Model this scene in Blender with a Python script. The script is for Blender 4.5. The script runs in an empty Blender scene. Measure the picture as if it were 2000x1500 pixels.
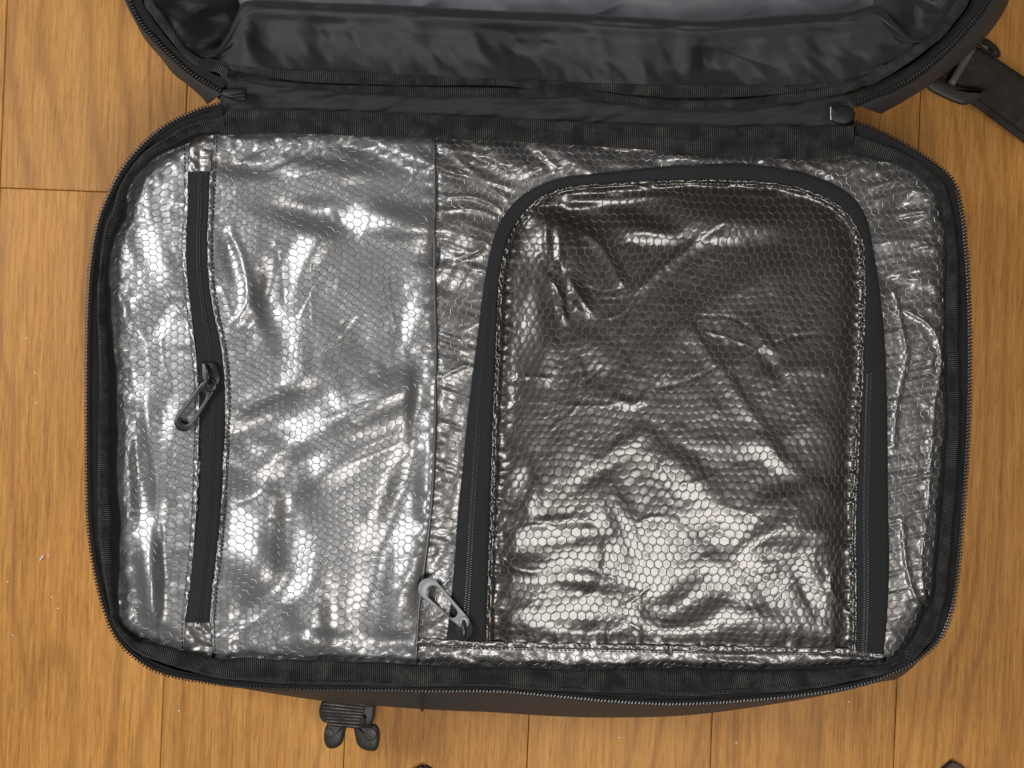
import bpy, math, random
import numpy as np
from mathutils import Vector

# ------------------------------------------------------------------ scale
CH = 0.65                    # camera height above the floor (m)
S = 0.62 / 2000.0            # metres per photo pixel on the floor
K = S * (CH - 0.1) / CH      # metres per photo pixel at the height of the bag's rim
rng = np.random.default_rng(7)
random.seed(7)

# ------------------------------------------------------------------ camera, world, lamps, exposure
scn = bpy.context.scene
cam_d = bpy.data.cameras.new("camera")
cam = bpy.data.objects.new("camera", cam_d)
scn.collection.objects.link(cam)
cam.location = (0, 0, CH)
cam_d.sensor_width = 36.0
cam_d.lens = 36.0 * CH / 0.62
cam_d.clip_start = 0.02
cam_d.clip_end = 50
scn.camera = cam

world = bpy.data.worlds.new("World")
scn.world = world
world.use_nodes = True
wb = world.node_tree.nodes["Background"]
wb.inputs[0].default_value = (1.0, 0.82, 0.68, 1)
wb.inputs[1].default_value = 0.09

LAMP_A = np.array([-0.86, 0.26, 0.98])
LAMP_B = np.array([0.17, -0.40, 1.12])


def lamp(name, loc, target, power, sx, sy, col):
    d = bpy.data.lights.new(name, 'AREA')
    d.shape = 'RECTANGLE'
    d.size, d.size_y = sx, sy
    d.energy = power
    d.color = col
    o = bpy.data.objects.new(name, d)
    scn.collection.objects.link(o)
    o.location = loc
    o.rotation_euler = (Vector(target) - Vector(loc)).to_track_quat('-Z', 'Y').to_euler()
    return o


lamp("window_light", LAMP_A, (-0.1, 0.0, 0), 11.6, 0.34, 0.48, (0.97, 0.985, 1.0))
lamp("ceiling_light", LAMP_B, (0.0, 0.0, 0), 9.5, 0.52, 0.30, (1.0, 0.975, 0.94))

vs = scn.view_settings
vs.view_transform = 'Standard'
vs.look = 'None'
vs.exposure = 0.0
vs.gamma = 1.0
scn.render.engine = 'CYCLES'
scn.cycles.use_denoising = True
scn.cycles.max_bounces = 6


# ------------------------------------------------------------------ geometry helpers
def P(u, v, z):
    u, v, z = np.broadcast_arrays(np.asarray(u, float), np.asarray(v, float), np.asarray(z, float))
    f = S * (CH - z) / CH
    return np.stack([(u - 1000) * f, (750 - v) * f, z], -1)


def cr(pts, k=8, closed=False):
    """Catmull-Rom through pts, k samples a segment (same parameter for paired curves)."""
    p = np.asarray(pts, float)
    n = len(p)
    if closed:
        q = np.vstack([p[-1], p, p[0], p[1]])
        segs = n
    else:
        q = np.vstack([2 * p[0] - p[1], p, 2 * p[-1] - p[-2]])
        segs = n - 1
    t = (np.arange(k) / k)[:, None]
    out = []
    for i in range(segs):
        a, b, c, d = q[i], q[i + 1], q[i + 2], q[i + 3]
        out.append(0.5 * ((2 * b) + (-a + c) * t + (2 * a - 5 * b + 4 * c - d) * t ** 2 + (-a + 3 * b - 3 * c + d) * t ** 3))
    out = np.vstack(out)
    if not closed:
        out = np.vstack([out, p[-1:]])
    return out


def cumlen(p):
    return np.concatenate([[0], np.cumsum(np.hypot(*np.diff(p[:, :2], axis=0).T))])


def resample(p, step):
    L = cumlen(p)
    n = max(2, int(L[-1] / step) + 1)
    s = np.linspace(0, L[-1], n)
    return np.stack([np.interp(s, L, p[:, i]) for i in range(p.shape[1])], -1)


def resample_n(p, n):
    L = cumlen(p)
    s = np.linspace(0, L[-1], n)
    return np.stack([np.interp(s, L, p[:, i]) for i in range(p.shape[1])], -1)


def tang(p):
    g = np.gradient(p, axis=0)
    return g / (np.hypot(g[:, 0], g[:, 1])[:, None] + 1e-9)


def vnoise(x, y, seed=0):
    """smooth value noise, about -1..1"""
    r = np.random.default_rng(seed).uniform(-1, 1, (64, 64))
    xi, yi = np.floor(x).astype(int), np.floor(y).astype(int)
    fx, fy = x - xi, y - yi
    fx = fx * fx * fx * (fx * (fx * 6 - 15) + 10)
    fy = fy * fy * fy * (fy * (fy * 6 - 15) + 10)
    a = r[yi % 64, xi % 64]
    b = r[yi % 64, (xi + 1) % 64]
    c = r[(yi + 1) % 64, xi % 64]
    d = r[(yi + 1) % 64, (xi + 1) % 64]
    return (a * (1 - fx) + b * fx) * (1 - fy) + (c * (1 - fx) + d * fx) * fy


def inside(u, v, poly):
    poly = np.asarray(poly, float)
    r = np.zeros(u.shape, bool)
    x1, y1 = poly[-1]
    for x2, y2 in poly:
        if y1 != y2:
            c = ((y1 > v) != (y2 > v)) & (u < (x2 - x1) * (v - y1) / (y2 - y1) + x1)
            r ^= c
        x1, y1 = x2, y2
    return r


def pdist(u, v, line):
    """distance in px from points to an open polyline"""
    line = np.asarray(line, float)
    best = np.full(u.shape, 1e9)
    for (x1, y1), (x2, y2) in zip(line[:-1], line[1:]):
        dx, dy = x2 - x1, y2 - y1
        l2 = dx * dx + dy * dy + 1e-9
        t = np.clip(((u - x1) * dx + (v - y1) * dy) / l2, 0, 1)
        best = np.minimum(best, (u - x1 - t * dx) ** 2 + (v - y1 - t * dy) ** 2)
    return np.sqrt(best)


# ------------------------------------------------------------------ object helpers
def mesh_obj(name, verts, faces, mat, parent=None, uv=None, smooth=True, kind=None):
    """faces: (n,4) or (n,3) index array, or a list of either"""
    me = bpy.data.meshes.new(name)
    verts = np.asarray(verts, np.float32).reshape(-1, 3)
    fl = faces if isinstance(faces, list) else [faces]
    fl = [np.asarray(f, np.int32) for f in fl if len(f)]
    loops = np.concatenate([f.ravel() for f in fl])
    tot = np.concatenate([np.full(len(f), f.shape[1], np.int32) for f in fl])
    start = np.concatenate([[0], np.cumsum(tot)[:-1]]).astype(np.int32)
    me.vertices.add(len(verts))
    me.vertices.foreach_set("co", verts.ravel())
    me.loops.add(len(loops))
    me.loops.foreach_set("vertex_index", loops)
    me.polygons.add(len(tot))
    me.polygons.foreach_set("loop_start", start)
    me.polygons.foreach_set("use_smooth", np.full(len(tot), smooth, bool))
    me.update(calc_edges=True)
    if uv is not None:
        lay = me.uv_layers.new(name="uv")
        lay.data.foreach_set("uv", np.asarray(uv, np.float32)[loops].ravel())
    me.materials.append(mat)
    o = bpy.data.objects.new(name, me)
    scn.collection.objects.link(o)
    if parent:
        o.parent = parent
    if kind:
        o["kind"] = kind
    return o


def grid_faces(n, m, wrap_m=False, wrap_n=False):
    i = np.arange(n if wrap_n else n - 1)
    j = np.arange(m if wrap_m else m - 1)
    I, J = np.meshgrid(i, j, indexing='ij')
    I2, J2 = (I + 1) % n, (J + 1) % m
    return np.stack([I * m + J, I2 * m + J, I2 * m + J2, I * m + J2], -1).reshape(-1, 4)


def sheet(name, pts, mat, parent=None, uv=None, wrap_m=False, wrap_n=False, smooth=True, kind=None, flip=False):
    n, m = pts.shape[:2]
    f = grid_faces(n, m, wrap_m, wrap_n)
    if flip:
        f = f[:, ::-1]
    if uv is not None:
        uv = uv.reshape(-1, 2)
    return mesh_obj(name, pts.reshape(-1, 3), f, mat, parent, uv, smooth, kind)


def ribbon(name, A, B, zA, zB, mat, parent=None, thick=0.0012, dome=0.0008, M=6, ripple=None, closed=False, kind=None):
    """A soft strap between edge curves A and B (photo px), with rounded edges and real thickness."""
    A, B = np.asarray(A, float), np.asarray(B, float)
    n = len(A)
    zA = np.broadcast_to(np.asarray(zA, float), (n,))
    zB = np.broadcast_to(np.asarray(zB, float), (n,))
    s = np.linspace(0, 1, M + 1)
    L = cumlen((A + B) / 2) * K
    W = np.hypot(*(B - A).T) * K
    rows, uvs = [], []
    for sj in s:
        p = A * (1 - sj) + B * sj
        z = zA * (1 - sj) + zB * sj + dome * (1 - (2 * sj - 1) ** 4)
        if ripple is not None:
            z = z + ripple(p[:, 0], p[:, 1], sj)
        rows.append(P(p[:, 0], p[:, 1], z))
        uvs.append(np.stack([L, W * sj], -1))
    for sj in s[::-1]:
        q = 0.03 + 0.94 * sj
        p = A * (1 - q) + B * q
        z = zA * (1 - q) + zB * q - thick
        if ripple is not None:
            z = z + ripple(p[:, 0], p[:, 1], q)
        rows.append(P(p[:, 0], p[:, 1], z))
        uvs.append(np.stack([L, W * q], -1))
    pts = np.stack(rows, 1)
    uv = np.stack(uvs, 1)
    m = pts.shape[1]
    f = grid_faces(n, m, True, closed)
    # orient outwards
    a, b, c = pts.reshape(-1, 3)[f[M // 2, :3]]
    if np.cross(b - a, c - a)[2] < 0:
        f = f[:, ::-1]
    return mesh_obj(name, pts.reshape(-1, 3), f, mat, parent, uv.reshape(-1, 2), True, kind)


def boxes(name, C, T, along, across, high, mat, parent=None, kind="stuff", taper=0.6, shear=0.0):
    """one small tapered block at each world point C, along the world direction T (2-D)"""
    C = np.asarray(C, float)
    n = len(C)
    T = np.asarray(T, float)
    N = np.stack([-T[:, 1], T[:, 0]], -1)
    along = np.broadcast_to(np.asarray(along, float), (n,))
    across = np.broadcast_to(np.asarray(across, float), (n,))
    vs_ = []
    for z, tp in ((0, 1.0), (0.55, 1.0), (1.0, taper)):
        for sx, sy in ((-1, -1), (1, -1), (1, 1), (-1, 1)):
            d = T * (sx * along / 2 * tp)[:, None] + N * (sy * across / 2 * tp)[:, None] + T * (shear * sy * across / 2)[:, None]
            vs_.append(np.concatenate([C[:, :2] + d, C[:, 2:3] + z * high], 1))
    V = np.stack(vs_, 1).reshape(-1, 3)
    f = []
    for b in (0, 4):
        for k in range(4):
            f.append([b + k, b + (k + 1) % 4, b + 4 + (k + 1) % 4, b + 4 + k])
    f.append([8, 9, 10, 11])
    F = (np.asarray(f)[None] + (np.arange(n) * 12)[:, None, None]).reshape(-1, 4)
    return mesh_obj(name, V, F, mat, parent, None, False, kind)


def px2w_dir(T):
    return np.stack([T[:, 0], -T[:, 1]], -1)


def stitches(name, line, zf, parent, mat, pitch=8.5, length=5.6, wide=2.0, high=0.0004, lift=0.0002, jitter=0.5):
    p = resample(np.asarray(line, float), pitch)
    T = tang(p)
    p = p + rng.normal(0, jitter * 0.4, p.shape)
    z = zf(p[:, 0], p[:, 1]) + lift
    return boxes(name, P(p[:, 0], p[:, 1], z), px2w_dir(T), length * K, wide * K, high, mat, parent)


def prism(name, outline, z0, z1, mat, parent=None, hole=None, bevel=0.0006, tilt=None):
    """A plate with rounded edges from a px outline (and a matching px hole outline)."""
    o = np.asarray(outline, float)
    n = len(o)
    c = o.mean(0)

    def ring(p, z, off, sign=1):
        T = tang(np.vstack([p[-1:], p, p[:1]]))[1:-1]
        N = np.stack([T[:, 1], -T[:, 0]], -1)
        ar = np.sum(p[:, 0] * np.roll(p[:, 1], -1) - np.roll(p[:, 0], -1) * p[:, 1])
        if ar < 0:
            N = -N
        q = p - N * (off / K * sign)
        zz = z + (tilt(q[:, 0], q[:, 1]) if tilt else 0)
        return P(q[:, 0], q[:, 1], zz)

    rings = []
    if hole is None:
        rings = [ring(o, z0, 0), ring(o, z1 - bevel, 0), ring(o, z1 - bevel * 0.3, bevel * 0.3), ring(o, z1, bevel)]
        V = np.vstack(rings + [ring(o * 0 + c, z1, 0)[:1]])
        f4 = []
        for r in range(3):
            for k in range(n):
                f4.append([r * n + k, r * n + (k + 1) % n, (r + 1) * n + (k + 1) % n, (r + 1) * n + k])
        f3 = [[3 * n + k, 3 * n + (k + 1) % n, 4 * n] for k in range(n)]
        faces = [np.asarray(f4), np.asarray(f3)]
    else:
        h = np.asarray(hole, float)
        rings = [ring(o, z0, 0), ring(o, z1 - bevel, 0), ring(o, z1 - bevel * 0.3, bevel * 0.3), ring(o, z1, bevel),
                 ring(h, z1, bevel, -1), ring(h, z1 - bevel * 0.3, bevel * 0.3, -1), ring(h, z1 - bevel, 0), ring(h, z0, 0)]
        V = np.vstack(rings)
        f4 = []
        R = len(rings)
        for r in range(R):
            r2 = (r + 1) % R
            for k in range(n):
                f4.append([r * n + k, r * n + (k + 1) % n, r2 * n + (k + 1) % n, r2 * n + k])
        faces = [np.asarray(f4)]
    ob = mesh_obj(name, V, faces, mat, parent, None, True)
    bm_fix(ob)
    return ob


def bm_fix(ob):
    import bmesh
    bm = bmesh.new()
    bm.from_mesh(ob.data)
    bmesh.ops.recalc_face_normals(bm, faces=bm.faces)
    bm.to_mesh(ob.data)
    bm.free()


def tube(name, path, rad, mat, parent=None, seg=8, flat=1.0):
    p = np.asarray(path, float)
    n = len(p)
    g = np.gradient(p, axis=0)
    g /= np.linalg.norm(g, axis=1)[:, None] + 1e-12
    up = np.array([0, 0, 1.0])
    side = np.cross(g, up)
    bad = np.linalg.norm(side, axis=1) < 1e-3
    side[bad] = [1, 0, 0]
    side /= np.linalg.norm(side, axis=1)[:, None]
    up2 = np.cross(side, g)
    rad = np.broadcast_to(np.asarray(rad, float), (n,))
    a = np.linspace(0, 2 * np.pi, seg, endpoint=False)
    pts = p[:, None] + side[:, None] * (np.cos(a)[None, :, None] * rad[:, None, None]) + up2[:, None] * (np.sin(a)[None, :, None] * rad[:, None, None] * flat)
    V = np.vstack([pts.reshape(-1, 3), p[:1], p[-1:]])
    f3 = [[(k + 1) % seg, k, n * seg] for k in range(seg)] + [[(n - 1) * seg + k, (n - 1) * seg + (k + 1) % seg, n * seg + 1] for k in range(seg)]
    ob = mesh_obj(name, V, [grid_faces(n, seg, True), np.asarray(f3)], mat, parent)
    bm_fix(ob)
    return ob


def stadium(c0, c1, r0, r1, n=40):
    """px outline of a tapered stadium from centre c0 radius r0 to c1 radius r1"""
    c0, c1 = np.asarray(c0, float), np.asarray(c1, float)
    d = (c1 - c0) / np.hypot(*(c1 - c0))
    b = math.atan2(d[1], d[0])
    h = n // 2
    a1 = np.linspace(b - np.pi / 2, b + np.pi / 2, h)
    a0 = np.linspace(b + np.pi / 2, b + 3 * np.pi / 2, n - h)
    return np.vstack([c1 + r1 * np.stack([np.cos(a1), np.sin(a1)], -1), c0 + r0 * np.stack([np.cos(a0), np.sin(a0)], -1)])


def circle(c, r, n=40, a0=0.0):
    a = np.linspace(0, 2 * np.pi, n, endpoint=False) + a0
    return np.asarray(c, float) + r * np.stack([np.cos(a), np.sin(a)], -1)


def empty(name, loc, label, cat, group=None):
    o = bpy.data.objects.new(name, None)
    o.empty_display_size = 0.05
    scn.collection.objects.link(o)
    o.location = loc
    o["label"] = label
    o["category"] = cat
    if group:
        o["group"] = group
    return o


# ------------------------------------------------------------------ materials
def new_mat(name):
    m = bpy.data.materials.new(name)
    m.use_nodes = True
    nt = m.node_tree
    return m, nt, nt.nodes["Principled BSDF"]


def node(nt, t, **kw):
    n = nt.nodes.new(t)
    for k, v in kw.items():
        setattr(n, k, v)
    return n


def math_node(nt, op, a, b=None, c=None):
    n = node(nt, 'ShaderNodeMath', operation=op)
    for i, x in enumerate((a, b, c)):
        if x is None:
            continue
        if isinstance(x, (int, float)):
            n.inputs[i].default_value = x
        else:
            nt.links.new(x, n.inputs[i])
    return n.outputs[0]


def fabric(name, col, rough=0.7, spec=0.3, weave=None, sheen=0.0, bump=0.3, var=0.25, along=None, ribs=0.0, ribpos=1000.0):
    """woven cloth: fine crossing threads (period in metres along u / v), faint colour variation.
    ribs > 0 makes cross ribs lighter (grosgrain)."""
    m, nt, b = new_mat(name)
    tc = node(nt, 'ShaderNodeTexCoord')
    sep = node(nt, 'ShaderNodeSeparateXYZ')
    nt.links.new(tc.outputs['UV'] if weave and weave[2] == 'uv' else tc.outputs['Object'], sep.inputs[0])
    nz = node(nt, 'ShaderNodeTexNoise')
    nz.inputs['Scale'].default_value = 90
    nz.inputs['Detail'].default_value = 6
    nt.links.new(tc.outputs['Object'], nz.inputs['Vector'])
    ramp = node(nt, 'ShaderNodeMix', data_type='RGBA')
    ramp.inputs[6].default_value = (*[c * (1 - var) for c in col], 1)
    ramp.inputs[7].default_value = (*[c * (1 + var) for c in col], 1)
    nt.links.new(nz.outputs[0], ramp.inputs[0])
    colout = ramp.outputs[2]
    if weave:
        pu, pv, _ = weave
        su = math_node(nt, 'SINE', math_node(nt, 'MULTIPLY', sep.outputs[0], 2 * math.pi / pu))
        sv = math_node(nt, 'SINE', math_node(nt, 'MULTIPLY', sep.outputs[1], 2 * math.pi / pv))
        h = math_node(nt, 'MULTIPLY', su, sv) if not ribs else su
        if ribs:
            h = math_node(nt, 'ADD', h, math_node(nt, 'MULTIPLY', math_node(nt, 'MULTIPLY', su, sv), 0.5))
            # rib crowns painted light grey: specular highlights on the threads put into the colour
            w = math_node(nt, 'MULTIPLY', math_node(nt, 'MAXIMUM', h, 0.0), ribs)
            nz2 = node(nt, 'ShaderNodeTexNoise')
            nz2.inputs['Scale'].default_value = 700
            nt.links.new(tc.outputs['Object'], nz2.inputs['Vector'])
            nz3 = node(nt, 'ShaderNodeTexNoise')
            nz3.inputs['Scale'].default_value = 110
            nt.links.new(tc.outputs['Object'], nz3.inputs['Vector'])
            mr = node(nt, 'ShaderNodeMapRange')
            mr.inputs[1].default_value, mr.inputs[2].default_value = 0.36, 0.68
            nt.links.new(nz3.outputs[0], mr.inputs[0])
            w = math_node(nt, 'MULTIPLY', w, math_node(nt, 'MULTIPLY', nz2.outputs[0], math_node(nt, 'MULTIPLY_ADD', mr.outputs[0], 0.9, 0.1)))
            mx = node(nt, 'ShaderNodeMix', data_type='RGBA')
            nt.links.new(w, mx.inputs[0])
            nt.links.new(colout, mx.inputs[6])
            mx.inputs[7].default_value = (0.23, 0.22, 0.205, 1)
            colout = mx.outputs[2]
        bp = node(nt, 'ShaderNodeBump')
        bp.inputs['Strength'].default_value = bump
        bp.inputs['Distance'].default_value = 0.0003
        nt.links.new(h, bp.inputs['Height'])
        nt.links.new(bp.outputs[0], b.inputs['Normal'])
    nt.links.new(colout, b.inputs['Base Color'])
    b.inputs['Roughness'].default_value = rough
    b.inputs['Specular IOR Level'].default_value = spec
    b.inputs['Sheen Weight'].default_value = sheen
    b.inputs['Sheen Roughness'].default_value = 0.5
    return m


def plain(name, col, rough, spec=0.5, metal=0.0, coat=0.0, bump=0.0, bscale=600):
    m, nt, b = new_mat(name)
    b.inputs['Base Color'].default_value = (*col, 1)
    b.inputs['Roughness'].default_value = rough
    b.inputs['Specular IOR Level'].default_value = spec
    b.inputs['Metallic'].default_value = metal
    b.inputs['Coat Weight'].default_value = coat
    b.inputs['Coat Roughness'].default_value = 0.15
    tc = node(nt, 'ShaderNodeTexCoord')
    nz = node(nt, 'ShaderNodeTexNoise')
    nz.inputs['Scale'].default_value = bscale
    nz.inputs['Detail'].default_value = 4
    nt.links.new(tc.outputs['Object'], nz.inputs['Vector'])
    mx = node(nt, 'ShaderNodeMix', data_type='RGBA')
    mx.inputs[6].default_value = (*[c * 0.85 for c in col], 1)
    mx.inputs[7].default_value = (*[min(1, c * 1.15) for c in col], 1)
    nt.links.new(nz.outputs[0], mx.inputs[0])
    nt.links.new(mx.outputs[2], b.inputs['Base Color'])
    if bump:
        bp = node(nt, 'ShaderNodeBump')
        bp.inputs['Strength'].default_value = bump
        bp.inputs['Distance'].default_value = 0.0003
        nt.links.new(nz.outputs[0], bp.inputs['Height'])
        nt.links.new(bp.outputs[0], b.inputs['Normal'])
    return m


def wood_mat():
    m, nt, b = new_mat("oak_laminate")
    tc = node(nt, 'ShaderNodeTexCoord')
    oi = node(nt, 'ShaderNodeObjectInfo')
    off = node(nt, 'ShaderNodeVectorMath', operation='MULTIPLY_ADD')
    comb = node(nt, 'ShaderNodeCombineXYZ')
    for i in range(3):
        nt.links.new(oi.outputs['Random'], comb.inputs[i])
    nt.links.new(comb.outputs[0], off.inputs[0])
    off.inputs[1].default_value = (7.3, 13.1, 3.7)
    nt.links.new(tc.outputs['Object'], off.inputs[2])
    vec = off.outputs[0]

    def mapped(sx, sy):
        mp = node(nt, 'ShaderNodeVectorMath', operation='MULTIPLY')
        nt.links.new(vec, mp.inputs[0])
        mp.inputs[1].default_value = (sx, sy, 1)
        return mp.outputs[0]

    def noise(sx, sy, detail=3, rough=0.5, dist=0.0):
        n = node(nt, 'ShaderNodeTexNoise')
        n.inputs['Scale'].default_value = 1
        n.inputs['Detail'].default_value = detail
        n.inputs['Roughness'].default_value = rough
        n.inputs['Distortion'].default_value = dist
        nt.links.new(mapped(sx, sy), n.inputs['Vector'])
        return n.outputs[0]

    sep = node(nt, 'ShaderNodeSeparateXYZ')
    nt.links.new(vec, sep.inputs[0])
    broad = noise(14, 2.2, 2, 0.5)
    # growth rings: bands across the plank, bent by broad noise into flames
    ph = math_node(nt, 'ADD', math_node(nt, 'MULTIPLY', sep.outputs[0], 300.0), math_node(nt, 'MULTIPLY', noise(8, 1.9, 3, 0.5), 60.0))
    ring = math_node(nt, 'SINE', ph)
    ring = math_node(nt, 'POWER', math_node(nt, 'MULTIPLY_ADD', ring, 0.5, 0.5), 5.0)
    ringamt = math_node(nt, 'MULTIPLY', ring, math_node(nt, 'MULTIPLY', noise(9, 2.5, 2), 1.5))
    fibre = noise(560, 24, 5, 0.66, 0.5)
    fine = noise(1300, 110, 3, 0.65, 0.4)
    pores = node(nt, 'ShaderNodeMapRange')
    pores.inputs[1].default_value = 0.60
    pores.inputs[2].default_value = 0.74
    nt.links.new(noise(800, 60, 2, 0.5), pores.inputs[0])
    base = node(nt, 'ShaderNodeValToRGB')
    e = base.color_ramp.elements
    e[0].position, e[0].color = 0.36, (0.255, 0.112, 0.026, 1)
    e[1].position, e[1].color = 0.66, (0.535, 0.280, 0.088, 1)
    x = base.color_ramp.elements.new(0.5)
    x.color = (0.420, 0.196, 0.048, 1)
    mixv = math_node(nt, 'ADD', math_node(nt, 'MULTIPLY', fibre, 0.54),
                     math_node(nt, 'ADD', math_node(nt, 'MULTIPLY', broad, 0.22), math_node(nt, 'MULTIPLY', fine, 0.24)))
    nt.links.new(mixv, base.inputs[0])
    c1 = node(nt, 'ShaderNodeMix', data_type='RGBA')
    nt.links.new(math_node(nt, 'MULTIPLY', ringamt, 0.52), c1.inputs[0])
    nt.links.new(base.outputs[0], c1.inputs[6])
    c1.inputs[7].default_value = (0.205, 0.088, 0.022, 1)
    c2 = node(nt, 'ShaderNodeMix', data_type='RGBA')
    nt.links.new(math_node(nt, 'MULTIPLY', pores.outputs[0], 0.40), c2.inputs[0])
    nt.links.new(c1.outputs[2], c2.inputs[6])
    c2.inputs[7].default_value = (0.17, 0.075, 0.022, 1)
    # planks differ slightly in tone
    hs = node(nt, 'ShaderNodeHueSaturation')
    nt.links.new(c2.outputs[2], hs.inputs['Color'])
    nt.links.new(math_node(nt, 'MULTIPLY_ADD', oi.outputs['Random'], 0.14, 0.93), hs.inputs['Value'])
    nt.links.new(hs.outputs[0], b.inputs['Base Color'])
    nt.links.new(math_node(nt, 'MULTIPLY_ADD', fibre, 0.2, 0.42), b.inputs['Roughness'])
    b.inputs['Specular IOR Level'].default_value = 0.18
    bp = node(nt, 'ShaderNodeBump')
    bp.inputs['Strength'].default_value = 0.25
    bp.inputs['Distance'].default_value = 0.0004
    nt.links.new(math_node(nt, 'SUBTRACT', fibre, math_node(nt, 'MULTIPLY', pores.outputs[0], 0.6)), bp.inputs['Height'])
    nt.links.new(bp.outputs[0], b.inputs['Normal'])
    return m


M_WOOD = wood_mat()
M_SUB = plain("subfloor_dark", (0.035, 0.018, 0.008), 0.9, 0.1)
M_SHELL = plain("shell_rubberised", (0.036, 0.038, 0.040), 0.6, 0.3, bump=0.25, bscale=1500)
M_TAPE = fabric("zip_tape_weave", (0.0060, 0.0057, 0.0055), 0.8, 0.25, (0.0009, 0.0009, 'uv'), sheen=0.10, bump=0.5)
M_POCKTAPE = fabric("pocket_tape_weave", (0.0095, 0.0105, 0.0120), 0.6, 0.24, (0.0008, 0.0008, 'uv'), sheen=0.05, bump=0.45)
M_GROS = fabric("grosgrain_ribbon", (0.0052, 0.0050, 0.0048), 0.75, 0.2, (0.00105, 0.0009, 'uv'), sheen=0.06, bump=0.9, ribs=0.80)
M_LINE = fabric("black_lining", (0.009, 0.0088, 0.0085), 0.8, 0.2, (0.0008, 0.0008, 'obj'), sheen=0.08)
M_SATIN = fabric("satin_lining", (0.0095, 0.0100, 0.0115), 0.47, 0.55, (0.0011, 0.0008, 'obj'), sheen=0.06, bump=0.45)
M_GREYL = fabric("grey_lining", (0.10, 0.104, 0.116), 0.42, 0.5, (0.0010, 0.0008, 'obj'), bump=0.2)
M_HINGE = fabric("hinge_cloth", (0.014, 0.0142, 0.016), 0.5, 0.35, (0.0012, 0.0012, 'uv'), sheen=0.1, bump=0.6)
M_TEETH = plain("nylon_teeth", (0.016, 0.016, 0.016), 0.34, 0.6)
M_PTEETH = plain("pocket_teeth", (0.020, 0.022, 0.025), 0.32, 0.55)
M_THREAD = plain("black_thread", (0.018, 0.018, 0.019), 0.6, 0.3)
M_GLOSSB = plain("black_enamel", (0.008, 0.008, 0.009), 0.34, 0.45)
M_GREYP = plain("grey_enamel", (0.19, 0.195, 0.205), 0.38, 0.5)
M_PLAST = plain("dark_plastic", (0.026, 0.023, 0.020), 0.5, 0.35, bump=0.1, bscale=2500)
M_WEB = fabric("strap_webbing", (0.028, 0.022, 0.017), 0.75, 0.25, (0.0013, 0.0013, 'uv'), bump=0.9, ribs=0.45)
M_WEB2 = fabric("clip_webbing", (0.020, 0.018, 0.016), 0.7, 0.3, (0.0017, 0.0017, 'uv'), bump=1.0, ribs=1.6)
M_NET = plain("net_thread", (0.11, 0.109, 0.108), 0.2, 0.9)


M_NETD = plain("net_thread_dimmed", (0.042, 0.036, 0.031), 0.38, 0.5)  # same net thread, darkened to go with the painted-dark flap


def film_mat(name, lo, hi, metal, rough, coat=0.5, coat_rough=0.22):
    m, nt, b = new_mat(name)
    tc = node(nt, 'ShaderNodeTexCoord')
    nz = node(nt, 'ShaderNodeTexNoise')
    nz.inputs['Scale'].default_value = 60
    nz.inputs['Detail'].default_value = 5
    nt.links.new(tc.outputs['Object'], nz.inputs['Vector'])
    mx = node(nt, 'ShaderNodeMix', data_type='RGBA')
    mx.inputs[6].default_value = (*lo, 1)
    mx.inputs[7].default_value = (*hi, 1)
    nt.links.new(nz.outputs[0], mx.inputs[0])
    nt.links.new(mx.outputs[2], b.inputs['Base Color'])
    b.inputs['Metallic'].default_value = metal
    b.inputs['Roughness'].default_value = rough
    b.inputs['Coat Weight'].default_value = coat
    b.inputs['Coat IOR'].default_value = 1.55
    b.inputs['Coat Roughness'].default_value = coat_rough
    return m


M_FILM = film_mat("silver_film", (0.150, 0.149, 0.150), (0.225, 0.224, 0.226), 0.58, 0.41)
M_FILMR = film_mat("silver_film_dim_reflection", (0.092, 0.086, 0.082), (0.170, 0.162, 0.157), 0.64, 0.38)  # same silver film, dimmer reflections put into its base colour
M_FILMD = film_mat("clear_film_dark_reflection", (0.026, 0.022, 0.019), (0.064, 0.057, 0.052), 0.64, 0.345, 0.6, 0.20)  # flap film darkened: the dark surroundings it mirrors are painted in



# ------------------------------------------------------------------ floor: planks in rows, seams running down the picture
floor = mesh_obj("floor", [(-2, -2, -0.012), (2, -2, -0.012), (2, 2, -0.012), (-2, 2, -0.012)], np.array([[0, 1, 2, 3]]), M_SUB, smooth=False)
floor["kind"] = "structure"
ROT = -math.atan(0.040)
PW = 358 * S


def plank(x0, x1, y0, y1):
    g, c, t = 0.00022, 0.0005, 0.010
    x0, x1, y0, y1 = x0 + g, x1 - g, y0 + g, y1 - g
    cx, cy = (x0 + x1) / 2, (y0 + y1) / 2
    a, b = (x1 - x0) / 2, (y1 - y0) / 2
    V = [(-a, -b, -t), (a, -b, -t), (a, b, -t), (-a, b, -t),
         (-a, -b, -c * .7), (a, -b, -c * .7), (a, b, -c * .7), (-a, b, -c * .7),
         (-a + c, -b + c, 0), (a - c, -b + c, 0), (a - c, b - c, 0), (-a + c, b - c, 0)]
    F = [[8, 9, 10, 11]]
    for q in (0, 4):
        for k in range(4):
            F.append([q + k, q + (k + 1) % 4, q + 4 + (k + 1) % 4, q + 4 + k])
    o = mesh_obj("plank", V, np.array(F), M_WOOD, floor, smooth=False)
    ca, sa = math.cos(ROT), math.sin(ROT)
    o.location = (cx * ca - cy * sa, cx * sa + cy * ca, 0)
    o.rotation_euler = (0, 0, ROT)
    return o


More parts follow.
